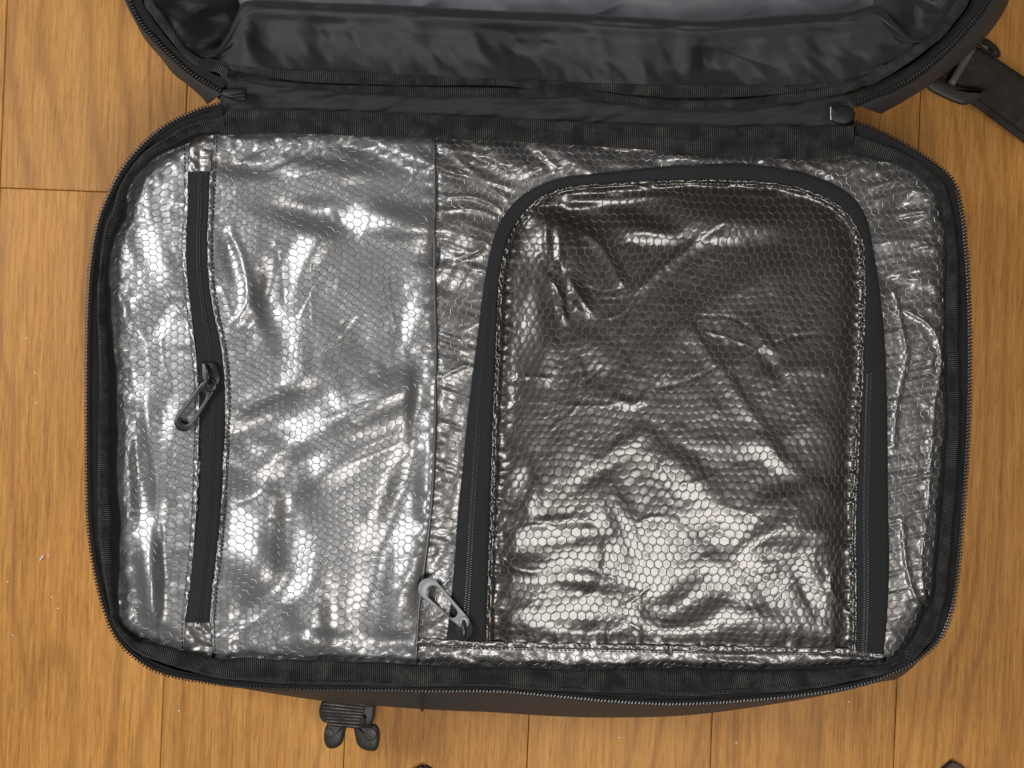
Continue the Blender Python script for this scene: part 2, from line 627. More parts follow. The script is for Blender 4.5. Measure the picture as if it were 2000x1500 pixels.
xs0 = (343 - 1000) * S
for c in range(-5, 9):
    x0 = xs0 + c * PW
    if c == -1:
        cuts = [-1.3, (750 - 372) * S - 0.0108, 1.3]
    else:
        cuts = [-1.3, random.uniform(-0.10, 0.07) if 0 <= c <= 3 else random.choice([-0.6, 0.55]) + random.uniform(-.1, .1), 1.3]
    for y0, y1 in zip(cuts[:-1], cuts[1:]):
        plank(x0, x0 + PW, y0, y1)

# ------------------------------------------------------------------ rim outlines of the lower tray (photo px at rim height)
RIM = [  # outer, inner
    (432, 200, 440, 258), (380, 215, 395, 268), (320, 245, 345, 288), (270, 288, 295, 317), (235, 332, 262, 350),
    (210, 380, 246, 392), (192, 425, 240, 435), (180, 480, 222, 475), (172, 550, 210, 545), (168, 650, 219, 650),
    (167, 750, 225, 750), (167, 850, 228, 850), (168, 950, 229, 950), (172, 1040, 230, 1040), (184, 1120, 231, 1120),
    (203, 1195, 232, 1195), (228, 1250, 250, 1230), (270, 1292, 285, 1254), (320, 1318, 335, 1268), (400, 1334, 410, 1284),
    (500, 1345, 500, 1291), (600, 1349, 600, 1294), (720, 1350, 720, 1297), (850, 1352, 850, 1300), (960, 1352, 960, 1304),
    (1080, 1361, 1080, 1311), (1200, 1372, 1200, 1309), (1320, 1377, 1320, 1308), (1450, 1371, 1440, 1309),
    (1580, 1358, 1560, 1308), (1680, 1340, 1650, 1301), (1750, 1314, 1715, 1296), (1805, 1282, 1755, 1283),
    (1840, 1246, 1775, 1252), (1860, 1198, 1795, 1205), (1870, 1150, 1817, 1165), (1880, 1050, 1828, 1060),
    (1888, 950, 1834, 960), (1894, 850, 1842, 850), (1897, 720, 1848, 720), (1896, 600, 1849, 600), (1890, 490, 1846, 490),
    (1880, 405, 1842, 420), (1862, 350, 1825, 375), (1820, 313, 1790, 342), (1765, 278, 1745, 318), (1715, 253, 1700, 309),
    (1672, 237, 1664, 302)]
RIM = np.array(RIM, float)
KS = 10
O = cr(RIM[:, :2], KS)
I = cr(RIM[:, 2:], KS)
idx = np.arange(len(O)) / KS                      # rim station number
# the film meets the rim along a slightly wavy line
Ti = tang(I)
Ni = np.stack([-Ti[:, 1], Ti[:, 0]], -1)
wav = vnoise(idx * 1.1, idx * 0 + 3.3, 11) * 4.0 + vnoise(idx * 3.1, idx * 0 + 1.3, 12) * 1.8
I = I + Ni * wav[:, None]
TOPI = cr([(440, 256), (500, 256), (600, 258), (700, 260), (850, 265), (1000, 271), (1100, 276), (1200, 282), (1300, 291),
           (1400, 298), (1500, 303), (1580, 305), (1630, 300)], 12)

ZR = 0.100                                        # rim height
pack = empty("backpack", (0, 0, 0), "open black travel backpack with silver hexagon mesh pockets lying on the oak floor", "backpack")

# ------------------------------------------------------------------ relief of the silver film
FILM_POLY = np.vstack([I + (O - I) * 0.30, TOPI[::-1] + [0, -14]])
ZB = 0.0925

U_OUT = cr([(872, 1250), (876, 1220), (884, 1150), (889, 1080), (895, 1000), (905, 900), (915, 800), (925, 720), (935, 640), (945, 560),
            (957, 495), (975, 440), (1002, 400), (1030, 376), (1060, 360), (1100, 347), (1150, 340), (1200, 335), (1300, 325), (1400, 320),
            (1450, 320), (1500, 325), (1560, 335), (1600, 348), (1640, 366), (1670, 390), (1690, 420), (1700, 455), (1706, 490), (1715, 540),
            (1722, 600), (1728, 660), (1731, 720), (1733, 800), (1734, 900), (1735, 1000), (1737, 1100), (1733, 1200), (1726, 1279)], 6)
U_IN = cr([(950, 1252), (950, 1220), (952, 1150), (954, 1080), (957, 1000), (960, 900), (963, 800), (967, 720), (970, 640), (973, 560),
           (981, 505), (994, 462), (1015, 425), (1042, 395), (1072, 376), (1110, 365), (1150, 360), (1200, 357), (1300, 352), (1400, 350),
           (1450, 352), (1500, 355), (1550, 363), (1590, 375), (1625, 391), (1653, 413), (1673, 440), (1685, 465), (1690, 500), (1692, 560),
           (1691, 620), (1689, 680), (1686, 750), (1681, 820), (1678, 900), (1673, 1000), (1673, 1100), (1674, 1200), (1672, 1272)], 6)
HEM = cr([(815, 1250), (880, 1253), (950, 1256), (1100, 1259), (1300, 1263), (1500, 1266), (1630, 1269), (1690, 1274), (1724, 1279)], 8)
LZ_L = cr([(366, 335), (366, 400), (363, 460), (363, 520), (371, 600), (378, 660), (384, 720), (388, 780), (387, 850), (385, 920),
           (382, 1000), (376, 1080), (369, 1150), (360, 1216)], 8)
LZ_R = cr([(411, 335), (409, 400), (406, 470), (409, 545), (419, 612), (430, 660), (437, 710), (441, 770), (440, 830), (437, 890),
           (434, 950), (430, 1010), (424, 1085), (416, 1150), (411, 1216)], 8)
LZ_R = resample_n(LZ_R, len(LZ_L))
SEAM = cr([(848, 268), (850, 330), (850, 430), (850, 560), (852, 640), (852, 720), (850, 850), (846, 950), (838, 1040), (827, 1125),
           (819, 1190), (815, 1250), (813, 1290)], 8)


def need(u, v, which):
    """surface slope (du,dv of height) that mirrors the lamp into the lens from this point"""
    p = P(u, v, ZB)
    vv = np.array([0, 0, CH]) - p
    ll = (LAMP_A if which == 'A' else LAMP_B) - p
    n = vv / np.linalg.norm(vv) + ll / np.linalg.norm(ll)
    return np.array([-n[0] / n[2], n[1] / n[2]])


# soft billows that face a lamp: u, v, radius along, radius across, angle of the long axis (deg), lamp, gain
BILLOWS = [
    # wide pocket
    (700, 428, 130, 34, 8, 'A', 1.0), (575, 520, 120, 30, 122, 'A', 1.0), (470, 545, 95, 18, 70, 'A', 0.9),
    (640, 800, 170, 48, -16, 'A', 1.1), (590, 925, 90, 34, -20, 'A', .8), (828, 860, 140, 26, 88, 'A', 1.0),
    (785, 1060, 150, 44, 100, 'A', 1.1), (475, 1045, 110, 48, 70, 'A', 1.0), (520, 1185, 90, 30, 150, 'A', .8),
    (590, 1110, 170, 40, 84, 'A', .75), (560, 660, 140, 34, 80, 'A', .6), (600, 700, 120, 40, 60, 'A', .45), (800, 600, 90, 36, 80, 'A', .45),
    (560, 330, 120, 22, 5, 'A', .6), (760, 300, 90, 18, 12, 'A', .8), (700, 1255, 110, 22, 0, 'B', .9), (455, 1240, 60, 20, 100, 'B', .9),
    # narrow pocket
    (268, 790, 120, 24, 84, 'A', 1.0), (284, 1030, 170, 22, 86, 'A', 1.2), (300, 500, 70, 26, 60, 'A', .8), (275, 360, 50, 18, 120, 'A', .7),
    (270, 1220, 70, 26, 35, 'B', 1.0), (330, 830, 60, 20, 90, 'A', .6),
    # between seam and U zip, and above the zip
    (895, 480, 60, 30, -20, 'A', .9), (890, 545, 40, 20, -30, 'A', .9), (885, 890, 110, 26, 92, 'A', .7), (880, 660, 70, 26, 90, 'A', .45),
    (860, 1120, 70, 24, 110, 'A', .8), (880, 1210, 40, 18, 60, 'B', .9), (1080, 310, 90, 22, 20, 'A', .8), (1290, 305, 90, 16, 5, 'A', .8),
    (1530, 315, 22, 14, 70, 'B', 1.1), (950, 300, 70, 22, 25, 'A', .7),
    # flap pocket
    (1080, 1040, 110, 26, -4, 'B', 1.0), (1075, 1118, 110, 20, 10, 'B', 1.15), (1075, 1205, 110, 24, 2, 'B', 1.15),
    (1235, 1080, 120, 30, 70, 'B', .5), (1380, 1010, 150, 40, 48, 'B', .95), (1330, 930, 100, 36, 40, 'B', .7), (1440, 1110, 150, 40, -35, 'B', .9),
    (1560, 1060, 80, 26, -15, 'B', .95), (1380, 1200, 120, 26, 6, 'B', .9), (1590, 1150, 60, 26, 60, 'B', .9), (1190, 900, 70, 20, -40, 'B', .6),
    (1020, 940, 60, 30, 80, 'A', .6), (1085, 500, 90, 13, 86, 'A', .9), (1150, 700, 60, 40, 30, 'B', .4), (1500, 690, 50, 16, 60, 'B', .45),
    (1180, 430, 100, 24, 12, 'A', .6), (1110, 560, 50, 16, 50, 'A', .9),
    (1360, 1090, 300, 130, -5, 'B', .55), (1060, 470, 90, 60, 70, 'A', .6), (1040, 640, 90, 40, 80, 'A', .5), (1300, 420, 160, 40, 4, 'A', .35), (1480, 1020, 130, 40, -25, 'B', .6),
    # right strip
    (1790, 400, 60, 30, -35, 'A', .55), (1770, 540, 50, 22, -20, 'A', .4), (1790, 1250, 50, 18, 40, 'B', .7), (1560, 1285, 140, 10, 2, 'B', .7),
    (1250, 1285, 200, 10, 2, 'B', .9), (940, 1280, 80, 12, 4, 'B', .9)]
# sharp folds: polyline, half width px, height mm
FOLDS = [
    ([(1082, 395), (1070, 440), (1072, 500), (1090, 570), (1105, 640)], 9, 1.2),
    ([(1095, 397), (1200, 388), (1330, 380), (1460, 378), (1530, 388)], 9, 0.9),
    ([(1130, 440), (1180, 490), (1222, 570)], 9, 0.9), ([(1232, 578), (1300, 518), (1400, 445), (1440, 420)], 8, 0.8),
    ([(1240, 740), (1330, 650), (1450, 560), (1600, 500)], 22, 1.0), ([(1330, 620), (1420, 740), (1500, 860), (1540, 940)], 11, 0.8),
    ([(1280, 830), (1400, 870), (1520, 860), (1650, 800)], 14, 0.7), ([(1430, 830), (1560, 920), (1660, 1000)], 13, 0.8),
    ([(1640, 1095), (1622, 1130), (1630, 1160), (1670, 1210)], 7, 1.3), ([(1480, 760), (1560, 720), (1670, 735)], 12, 0.6),
    ([(1120, 690), (1135, 730), (1120, 760)], 7, 0.9), ([(1190, 770), (1230, 790), (1270, 775)], 6, 0.9), ([(1240, 730), (1260, 745)], 6, 0.9),
    ([(1000, 745), (1030, 735), (1080, 742)], 5, 0.8), ([(1170, 920), (1210, 1000), (1245, 1110), (1240, 1230)], 16, 1.2),
    ([(985, 1010), (975, 1060), (1000, 1105), (1060, 1120)], 8, 1.0), ([(1010, 1025), (1150, 1020), (1185, 1075), (1165, 1150), (1130, 1160)], 10, 0.8),
    # radiating pulls left of the U corner
    ([(860, 285), (930, 300), (1003, 328)], 7, 1.1), ([(855, 330), (930, 350), (1000, 395)], 7, 1.0), ([(880, 300), (940, 345), (1000, 370)], 6, .9),
    ([(860, 385), (930, 385), (985, 412)], 6, 1.0), ([(858, 412), (920, 408), (975, 425)], 5, .7), ([(860, 520), (910, 500), (950, 480)], 7, 1.1),
    ([(1040, 285), (1080, 320), (1100, 342)], 7, .9), ([(960, 280), (1020, 300), (1070, 335)], 7, .9), ([(1000, 300), (1040, 330)], 6, .7),
    # hem pulls
    ([(855, 1150), (890, 1120)], 6, .8), ([(830, 1220), (880, 1190)], 6, .8), ([(852, 740), (905, 715), (920, 712)], 5, .7),
    # right strip
    ([(1745, 560), (1762, 640), (1770, 700), (1752, 790), (1745, 880)], 5, 1.1), ([(1760, 600), (1820, 640), (1838, 700), (1825, 800), (1818, 900), (1812, 1000)], 5, 1.1),
    ([(1762, 1010), (1770, 1100), (1790, 1170), (1808, 1190)], 5, 1.1), ([(1810, 1010), (1800, 1100), (1808, 1170)], 4, .9),
    ([(1690, 372), (1740, 355), (1790, 348)], 7, 1.0), ([(1700, 395), (1760, 375), (1825, 372)], 7, 1.0), ([(1706, 430), (1780, 415), (1840, 420)], 8, 1.0),
    ([(1712, 470), (1780, 470), (1845, 490)], 9, .9), ([(1720, 530), (1780, 545), (1845, 560)], 9, .8), ([(1640, 345), (1680, 325), (1720, 312)], 6, .9),
    ([(1570, 318), (1600, 330), (1640, 352)], 6, .8), ([(1480, 300), (1490, 320)], 6, .7),
    # narrow pocket edge puckers and wide pocket
    ([(215, 560), (240, 590), (255, 660)], 8, .9), ([(228, 1150), (260, 1180), (300, 1190)], 8, .7), ([(440, 440), (470, 500), (485, 580), (455, 640)], 9, 1.0),
    ([(445, 820), (500, 780), (600, 745)], 16, .8), ([(440, 700), (520, 740)], 14, .5), ([(720, 1000), (735, 1100), (722, 1230)], 30, -2.4),
    ([(540, 480), (520, 560), (500, 640)], 24, -2.0), ([(430, 345), (520, 310), (640, 300), (840, 320)], 24, -1.9), ([(660, 560), (690, 640), (740, 720)], 30, -1.6), ([(800, 560), (780, 640), (760, 700)], 22, -1.4), ([(330, 580), (300, 640), (260, 600)], 18, -1.2), ([(335, 950), (325, 1080), (335, 1170)], 16, -1.5), ([(440, 850), (520, 900), (640, 880)], 20, -.8)]

GU0, GV0, GST = 180, 220, 2.0
gu = np.arange(GU0, 1921, GST)
gv = np.arange(GV0, 1361, GST)
GU, GV = np.meshgrid(gu, gv)


def add_billow(H, u, v, ra, rb, ang, which, gain):
    g = need(u, v, which)
    a = math.radians(ang)
    R = 2.6 * max(ra, rb)
    i0, i1 = np.searchsorted(gu, [u - R, u + R])
    j0, j1 = np.searchsorted(gv, [v - R, v + R])
    du, dv = GU[j0:j1, i0:i1] - u, GV[j0:j1, i0:i1] - v
    al = (du * math.cos(a) + dv * math.sin(a)) / ra
    ac = (-du * math.sin(a) + dv * math.cos(a)) / rb
    H[j0:j1, i0:i1] += gain * (g[0] * du + g[1] * dv) * np.exp(-(al ** 2 + ac ** 2) ** 1.5) * K


def add_fold(H, line, w, mm):
    line = cr(line, 6) if len(line) > 2 else np.asarray(line, float)
    R = 4 * w
    i0, i1 = np.searchsorted(gu, [line[:, 0].min() - R, line[:, 0].max() + R])
    j0, j1 = np.searchsorted(gv, [line[:, 1].min() - R, line[:, 1].max() + R])
    d = pdist(GU[j0:j1, i0:i1], GV[j0:j1, i0:i1], line)
    ends = np.minimum(np.hypot(GU[j0:j1, i0:i1] - line[0, 0], GV[j0:j1, i0:i1] - line[0, 1]),
                      np.hypot(GU[j0:j1, i0:i1] - line[-1, 0], GV[j0:j1, i0:i1] - line[-1, 1]))
    f = np.clip(ends / (2.5 * w), 0, 1)
    H[j0:j1, i0:i1] += mm * 0.001 * np.exp(-(d / w) ** 2) * f


H = np.zeros_like(GU)
for b_ in BILLOWS:
    add_billow(H, *b_)
for f_ in FOLDS:
    soft = f_[0][0][0] > 1110 and f_[0][0][0] < 1640 and f_[0][0][1] > 560
    low = 960 < f_[0][0][0] < 1690 and f_[0][0][1] > 600
    add_fold(H, f_[0], f_[1] * (1.35 if soft else 1), f_[2] * (.5 if low else .7 if soft else 1))
# many short, thin crinkles that follow the pull of the nearest seam
for _ in range(230):
    cu, cv = rng.uniform(215, 1850), rng.uniform(275, 1300)
    if cu < 425:
        a_ = rng.normal(80, 22)
    elif cu < 850:
        a_ = rng.normal(115 if cv < 700 else -20, 35)
    elif cu < 980:
        a_ = rng.normal(25 if cv < 450 else -15, 18)
    elif cu > 1700:
        a_ = rng.normal(-15, 18)
    else:
        a_ = rng.normal(35 if cv > 800 else -40, 40)
    a_ = math.radians(a_)
    ln = rng.uniform(22, 70)
    bd = rng.normal(0, 8)
    d_u, d_v = math.cos(a_) * ln, math.sin(a_) * ln
    add_fold(H, [(cu - d_u, cv - d_v), (cu - d_v / ln * bd, cv + d_u / ln * bd), (cu + d_u, cv + d_v)], rng.uniform(2.8, 5.0), rng.uniform(.10, .30) * (.6 if 980 < cu < 1690 else .8) * (1 if rng.random() > .3 else -1))
wu = GU + 18 * vnoise(GU / 90, GV / 90, 31)
wv = GV + 18 * vnoise(GU / 90, GV / 90, 32)
H += np.where((GU > 960) & (GU < 1700), .75, 1.0) * 0.00034 * vnoise(wu / 75, wv / 95, 33) + 0.00013 * vnoise(wu / 34, wv / 40, 34) + 0.00004 * vnoise(wu / 14, wv / 14, 35)
# fine crinkles: slanting under the hinge, raking over the right strip, fanning left of the arch
H += 0.00042 * np.exp(-((GV - 296 - .02 * GU) / 34) ** 2) * vnoise((GV + .45 * GU) / 9, (GU - .4 * GV) / 70, 38)
H += 0.00040 * np.clip((GU - 1690) / 40, 0, 1) * vnoise((GV + .22 * GU) / 8, GU / 60, 39)
H += 0.00035 * np.clip((GU - 852) / 10, 0, 1) * np.clip((1010 - GU) / 60, 0, 1) * vnoise((GV - .35 * GU) / 9, GU / 55, 40)
# puckers close to seams and edges
lzc = (LZ_L + LZ_R) / 2
uc = (U_OUT + U_IN) / 2
dl = np.minimum(pdist(GU, GV, lzc[::4]), pdist(GU, GV, SEAM[::4]))
H += 0.0006 * np.exp(-(dl / 45) ** 2) * vnoise(GU / 60, GV / 16, 36)
H -= 0.0010 * np.exp(-(pdist(GU, GV, SEAM[::3]) / 10) ** 2)
edge = np.vstack([I[::5], TOPI[::-1][::4], I[:1]])
de = pdist(GU, GV, edge)
H -= 0.0016 * np.exp(-(de / 16) ** 2) * (inside(GU, GV, edge)) + 0.0016 * (~inside(GU, GV, edge))
H += 0.0007 * np.exp(-(de / 40) ** 2) * vnoise((GU + GV) / 20, (GU - GV) / 20, 37)


def bil(Hm, u, v):
    x = np.clip((np.asarray(u, float) - GU0) / GST, 0, Hm.shape[1] - 1.001)
    y = np.clip((np.asarray(v, float) - GV0) / GST, 0, Hm.shape[0] - 1.001)
    xi, yi = x.astype(int), y.astype(int)
    fx, fy = x - xi, y - yi
    return (Hm[yi, xi] * (1 - fx) + Hm[yi, xi + 1] * fx) * (1 - fy) + (Hm[yi + 1, xi] * (1 - fx) + Hm[yi + 1, xi + 1] * fx) * fy


def zbase(u, v):
    return ZB + bil(H, u, v)


# the flap pocket stands a little proud, with a piped edge, a groove and a plateau
u_poly = np.vstack([U_IN, HEM[::-1]])
du_in = pdist(GU, GV, U_IN[::2])
uin = inside(GU, GV, u_poly)
d_ = np.where(uin, du_in, 0)
HF = H + 0.0022 * (1 - np.exp(-(d_ / 45) ** 2)) + 0.0011 * np.exp(-((d_ - 7) / 5) ** 2) - 0.0006 * np.exp(-((d_ - 24) / 13) ** 2)
pk = np.exp(-(d_ / 22) ** 2)
arc = np.arctan2(GV - 800, GU - 1320)
HF += 0.0008 * pk * vnoise(GU / 30, GV / 9, 41) + 0.0006 * np.exp(-(pdist(GU, GV, HEM[::3]) / 30) ** 2) * vnoise(GU / 14, GV / 40, 42)
HF -= 0.0018 * np.exp(-(pdist(GU, GV, HEM[::3]) / 22) ** 2)


def zflap(u, v):
    return ZB + 0.0012 + bil(HF, u, v)


# ------------------------------------------------------------------ silver film panels with their hexagon net
def warp(u, v, seed, amp):
    return (amp * vnoise(u / 130, v / 130, seed) + amp * .35 * vnoise(u / 50, v / 50, seed + 2),
            amp * vnoise(u / 130, v / 130, seed + 1) + amp * .35 * vnoise(u / 50, v / 50, seed + 3))


R3 = math.sqrt(3) / 2


def film_panel(name, poly, zf, pitch, rows, ang, seed, net_poly=None, st=2.0, cush=0.00009, tilt=0.055, mat=None):
    poly = np.asarray(poly, float)
    u0, v0 = poly.min(0) - 2
    u1, v1 = poly.max(0) + 2
    uu = np.arange(u0, u1, st)
    vv = np.arange(v0, v1, st)
    UU, VV = np.meshgrid(uu, vv)
    ins = inside(UU, VV, poly)
    ca, sa = math.cos(ang), math.sin(ang)
    wx, wy = warp(UU, VV, seed, 11)
    x, y = UU - wx - u0, VV - wy - v0
    X = (x * ca + y * sa) / pitch
    Y = (-x * sa + y * ca) / rows * R3
    i_a, j_a = np.round(X), np.round(Y / (2 * R3))
    da = (X - i_a) ** 2 + (Y - j_a * 2 * R3) ** 2
    i_b, j_b = np.round(X - .5), np.round((Y - R3) / (2 * R3))
    db = (X - i_b - .5) ** 2 + (Y - R3 - j_b * 2 * R3) ** 2
    pickb = db < da
    cx = np.where(pickb, i_b + .5, i_a)
    cy = np.where(pickb, j_b * 2 * R3 + R3, j_a * 2 * R3)
    dx, dy = X - cx, Y - cy
    hx = np.maximum(np.abs(dx), np.maximum(np.abs(.5 * dx + R3 * dy), np.abs(.5 * dx - R3 * dy)))
    hsh = np.sin(cx * 127.1 + cy * 311.7 + seed) * 43758.5453
    r1 = (hsh - np.floor(hsh)) * 2 - 1
    hsh = np.sin(cx * 269.5 + cy * 183.3 + seed) * 43758.5453
    r2 = (hsh - np.floor(hsh)) * 2 - 1
    q = np.clip(2 * hx, 0, 1)
    micro = cush * (1 - q ** 6) + (r1 * dx + r2 * dy) * tilt * pitch * K * (1 - q ** 3)
    Z = zf(UU, VV) + micro
    pts = P(UU, VV, Z)
    n, m = UU.shape
    f = grid_faces(n, m)[:, ::-1]
    keep = ins.ravel()[f].all(1)
    f = f[keep]
    used = np.unique(f)
    re = np.full(n * m, -1, np.int32)
    re[used] = np.arange(len(used))
    f = re[f]
    ob = mesh_obj(name, pts.reshape(-1, 3)[used], f, mat or M_FILM, pack, None, True)
    me = ob.data
    if me.polygons[0].normal.z < 0:
        me.flip_normals()
    # --- net: one ridge along each cell edge
    ni = int((u1 - u0 + v1 - v0) / pitch) + 6
    nj = int((u1 - u0 + v1 - v0) / rows) + 6
    A, B = np.meshgrid(np.arange(-ni, ni), np.arange(-nj, nj))
    cxs = (A + .5 * (B % 2)).ravel()
    cys = (B * R3).ravel()
    # rough cull before building edges
    def to_px(X, Y):
        x = X * pitch
        y = Y / R3 * rows
        bx, by = x * ca - y * sa + u0, x * sa + y * ca + v0
        u, v = bx, by
        for _ in range(4):
            wx, wy = warp(u, v, seed, 11)
            u, v = bx + wx, by + wy
        return u, v
    pu, pv = cxs * pitch * ca - cys / R3 * rows * sa + u0, cxs * pitch * sa + cys / R3 * rows * ca + v0
    ok = (pu > u0 - 40) & (pu < u1 + 40) & (pv > v0 - 40) & (pv < v1 + 40)
    cxs, cys = cxs[ok], cys[ok]
    E0, E1 = [], []
    for k in range(3):
        a0, a1 = math.radians(30 + 60 * k), math.radians(90 + 60 * k)
        r = 1 / math.sqrt(3)
        E0.append(np.stack([cxs + r * math.cos(a0), cys + r * math.sin(a0)], -1))
        E1.append(np.stack([cxs + r * math.cos(a1), cys + r * math.sin(a1)], -1))
    E0, E1 = np.vstack(E0), np.vstack(E1)
    a = np.stack(to_px(E0[:, 0], E0[:, 1]), -1)
    b = np.stack(to_px(E1[:, 0], E1[:, 1]), -1)
    npoly = poly if net_poly is None else net_poly
    ok = inside(a[:, 0], a[:, 1], npoly) & inside(b[:, 0], b[:, 1], npoly)
    a, b = a[ok], b[ok]
    d = b - a
    L = np.hypot(d[:, 0], d[:, 1])[:, None] + 1e-6
    nrm = np.stack([-d[:, 1], d[:, 0]], -1) / L
    wdt = 1.1
    vl = []
    for p in (a - d * .03, b + d * .03):
        z = zf(p[:, 0], p[:, 1])
        for off, dz in ((-wdt, -0.00002), (0, 0.00034), (wdt, -0.00002)):
            qv = p + nrm * off + (rng.normal(0, .35, p.shape) if off == 0 else 0)
            dz = dz * (rng.uniform(.4, 1.4, len(p)) if off == 0 else 1)
            vl.append(P(qv[:, 0], qv[:, 1], z + dz))
    V = np.stack(vl, 1).reshape(-1, 3)
    F = (np.array([[0, 1, 4, 3], [1, 2, 5, 4]])[None] + (np.arange(len(a)) * 6)[:, None, None]).reshape(-1, 4)
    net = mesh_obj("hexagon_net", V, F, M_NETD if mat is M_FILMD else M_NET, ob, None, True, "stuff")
    if net.data.polygons[0].normal.z < 0:
        net.data.flip_normals()
    return ob


def clip_side(poly_line, left=True):
    pass


# panel outlines: everything is tucked under a tape, seam or the rim
def half_poly(line, side):
    """region of the film left ('l') or right ('r') of a line that runs top to bottom"""
    x = 150 if side == 'l' else 1950
    return np.vstack([[[line[0, 0], 200]], line, [[line[-1, 0], 1350]], [[x, 1350]], [[x, 200]]])


class Region:
    pass


def region_panel(name, line_l, line_r, pitch, rows, ang, seed, zf=zbase, exclude=None):
    # polygon between two top-to-bottom lines, then clipped to the film outline by the film mask
    top_l, top_r = 205, 205
    poly = np.vstack([[[line_l[0, 0], top_l]], line_l, [[line_l[-1, 0], 1345]], [[line_r[-1, 0], 1345]], line_r[::-1], [[line_r[0, 0], top_r]]])
    return poly


_in_old = inside


def multi_inside(include, exclude=None):
    def f(u, v, _=None):
        r = np.ones(u.shape, bool)
        for p in include:
            r &= _in_old(u, v, p)
        if exclude is not None:
            r &= ~_in_old(u, v, exclude)
        return r
    return f


def build_panel(name, poly, zf, pitch, rows, ang, seed, exclude=None, **kw):
    global inside
    clip = [poly, FILM_POLY]
    fn = multi_inside(clip, exclude)
    lo = np.maximum(poly.min(0), FILM_POLY.min(0))
    hi = np.minimum(poly.max(0), FILM_POLY.max(0))
    box = np.array([[lo[0], lo[1]], [hi[0], lo[1]], [hi[0], hi[1]], [lo[0], hi[1]]])
    inside = fn
    try:
        return film_panel(name, box, zf, pitch, rows, ang, seed, **kw)
    finally:
        inside = _in_old


far_l = np.array([(160, 240.), (160, 1340.)])
far_r = np.array([(1930, 240.), (1930, 1340.)])
narrow = build_panel("narrow_zip_pocket", region_panel("", far_l, lzc, 0, 0, 0, 0), zbase, 14.2, 14.6, math.pi / 2, 51)
wide = build_panel("wide_zip_pocket", region_panel("", lzc, SEAM, 0, 0, 0, 0), zbase, 14.4, 13.6, math.pi / 2 + .05, 61)
u_mid_poly = np.vstack([uc, HEM[::-1]])
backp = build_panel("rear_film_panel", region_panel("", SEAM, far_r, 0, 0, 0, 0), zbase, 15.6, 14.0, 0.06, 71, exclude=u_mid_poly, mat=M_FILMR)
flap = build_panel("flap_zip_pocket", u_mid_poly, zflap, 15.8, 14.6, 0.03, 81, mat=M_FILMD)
narrow["label"] = "narrow silver mesh pocket along the left end"
wide["label"] = "wide silver mesh pocket with bright billows"
flap["label"] = "arched silver mesh pocket inside the U shaped black zip"

# ------------------------------------------------------------------ left pocket zip
def follow(line, zf, lift):
    return zf(line[:, 0], line[:, 1]) + lift


def smooth1(z, k=9):
    w = np.ones(k) / k
    return np.convolve(np.pad(z, k // 2, mode='edge'), w, 'valid')


zc = smooth1(follow(lzc, zbase, 0), 15)
ribbon("zipper_tape", LZ_L, LZ_R, zc + .0010, zc + .0010, M_POCKTAPE, wide, thick=.0012, dome=.0006, M=8)


def zip_chain(parent, line, zline, pitch, across, mat=M_PTEETH, high=.00055, lift=.0012, gap=2.4):
    for s_ in (-1, 1):
        p = resample(line, pitch)
        T = tang(p)
        N = np.stack([-T[:, 1], T[:, 0]], -1)
        L0 = cumlen(line)
        L1 = cumlen(p)
        z = np.interp(L1, L0, zline)
        q = p + N * s_ * gap + T * (pitch / 2 if s_ > 0 else 0)
        boxes("zipper_teeth", P(q[:, 0], q[:, 1], z + lift), px2w_dir(T), pitch * .62 * K, across * K, high, mat, parent, taper=.55)


lch = lzc + np.array([3.0, 0])
zip_chain(wide, lch, zc + .0004, 4.6, 4.6)
# film hems along both edges of the tape
for edge_, sgn, par in ((LZ_L, -1, narrow), (LZ_R, 1, wide)):
    edge_ = resample(edge_, 2.2)
    T = tang(edge_)
    N = np.stack([-T[:, 1], T[:, 0]], -1) * (-sgn)
    z = smooth1(follow(edge_, zbase, 0), 21)
    zr = vnoise(np.arange(len(edge_)) * .26, np.zeros(len(edge_)), 90 + sgn) * .0004
    hrp = lambda u, v, s_: .0005 * vnoise(u / 4.5, v / 6.5, 93)
    ribbon("folded_hem", edge_ - N * 1.5, edge_ + N * 7.5, z + .0014 + zr, z + .0004 + zr, M_FILM, par, thick=.0012, dome=.0003, M=5, ripple=hrp)
stL = cr([(360, 275), (361, 330), (360, 400), (356, 470), (357, 530), (365, 605), (372, 665), (378, 725), (381, 785), (380, 850), (378, 920),
          (375, 1000), (369, 1080), (362, 1150), (356, 1220), (356, 1280)], 6)
stR = cr([(424, 268), (421, 330), (418, 400), (415, 470), (418, 545), (428, 612), (438, 660), (446, 710), (450, 770), (449, 830), (446, 890),
          (443, 950), (439, 1010), (433, 1085), (425, 1150), (419, 1220), (421, 1286)], 6)
stitches("stitching", stL, zbase, narrow, M_THREAD)
stitches("stitching", stR, zbase, wide, M_THREAD)
# film tabs at both ends of the tape
for pts in ([(362, 1214), (412, 1216), (416, 1290), (358, 1280)], [(372, 262), (420, 258), (412, 337), (365, 337)]):
    a = cr([pts[0], ((pts[0][0] + pts[3][0]) / 2, (pts[0][1] + pts[3][1]) / 2), pts[3]], 10)
    b = cr([pts[1], ((pts[1][0] + pts[2][0]) / 2, (pts[1][1] + pts[2][1]) / 2), pts[2]], 10)
    zz = zbase((a + b)[:, 0] / 2, (a + b)[:, 1] / 2)
    rip = lambda u, v, s: .0008 * vnoise(u / 10, v / 8, 95)
    ribbon("end_tab", a, b, zz + .0006, zz + .0006, M_FILMR, wide, thick=.0015, dome=.0002, M=14, ripple=rip)

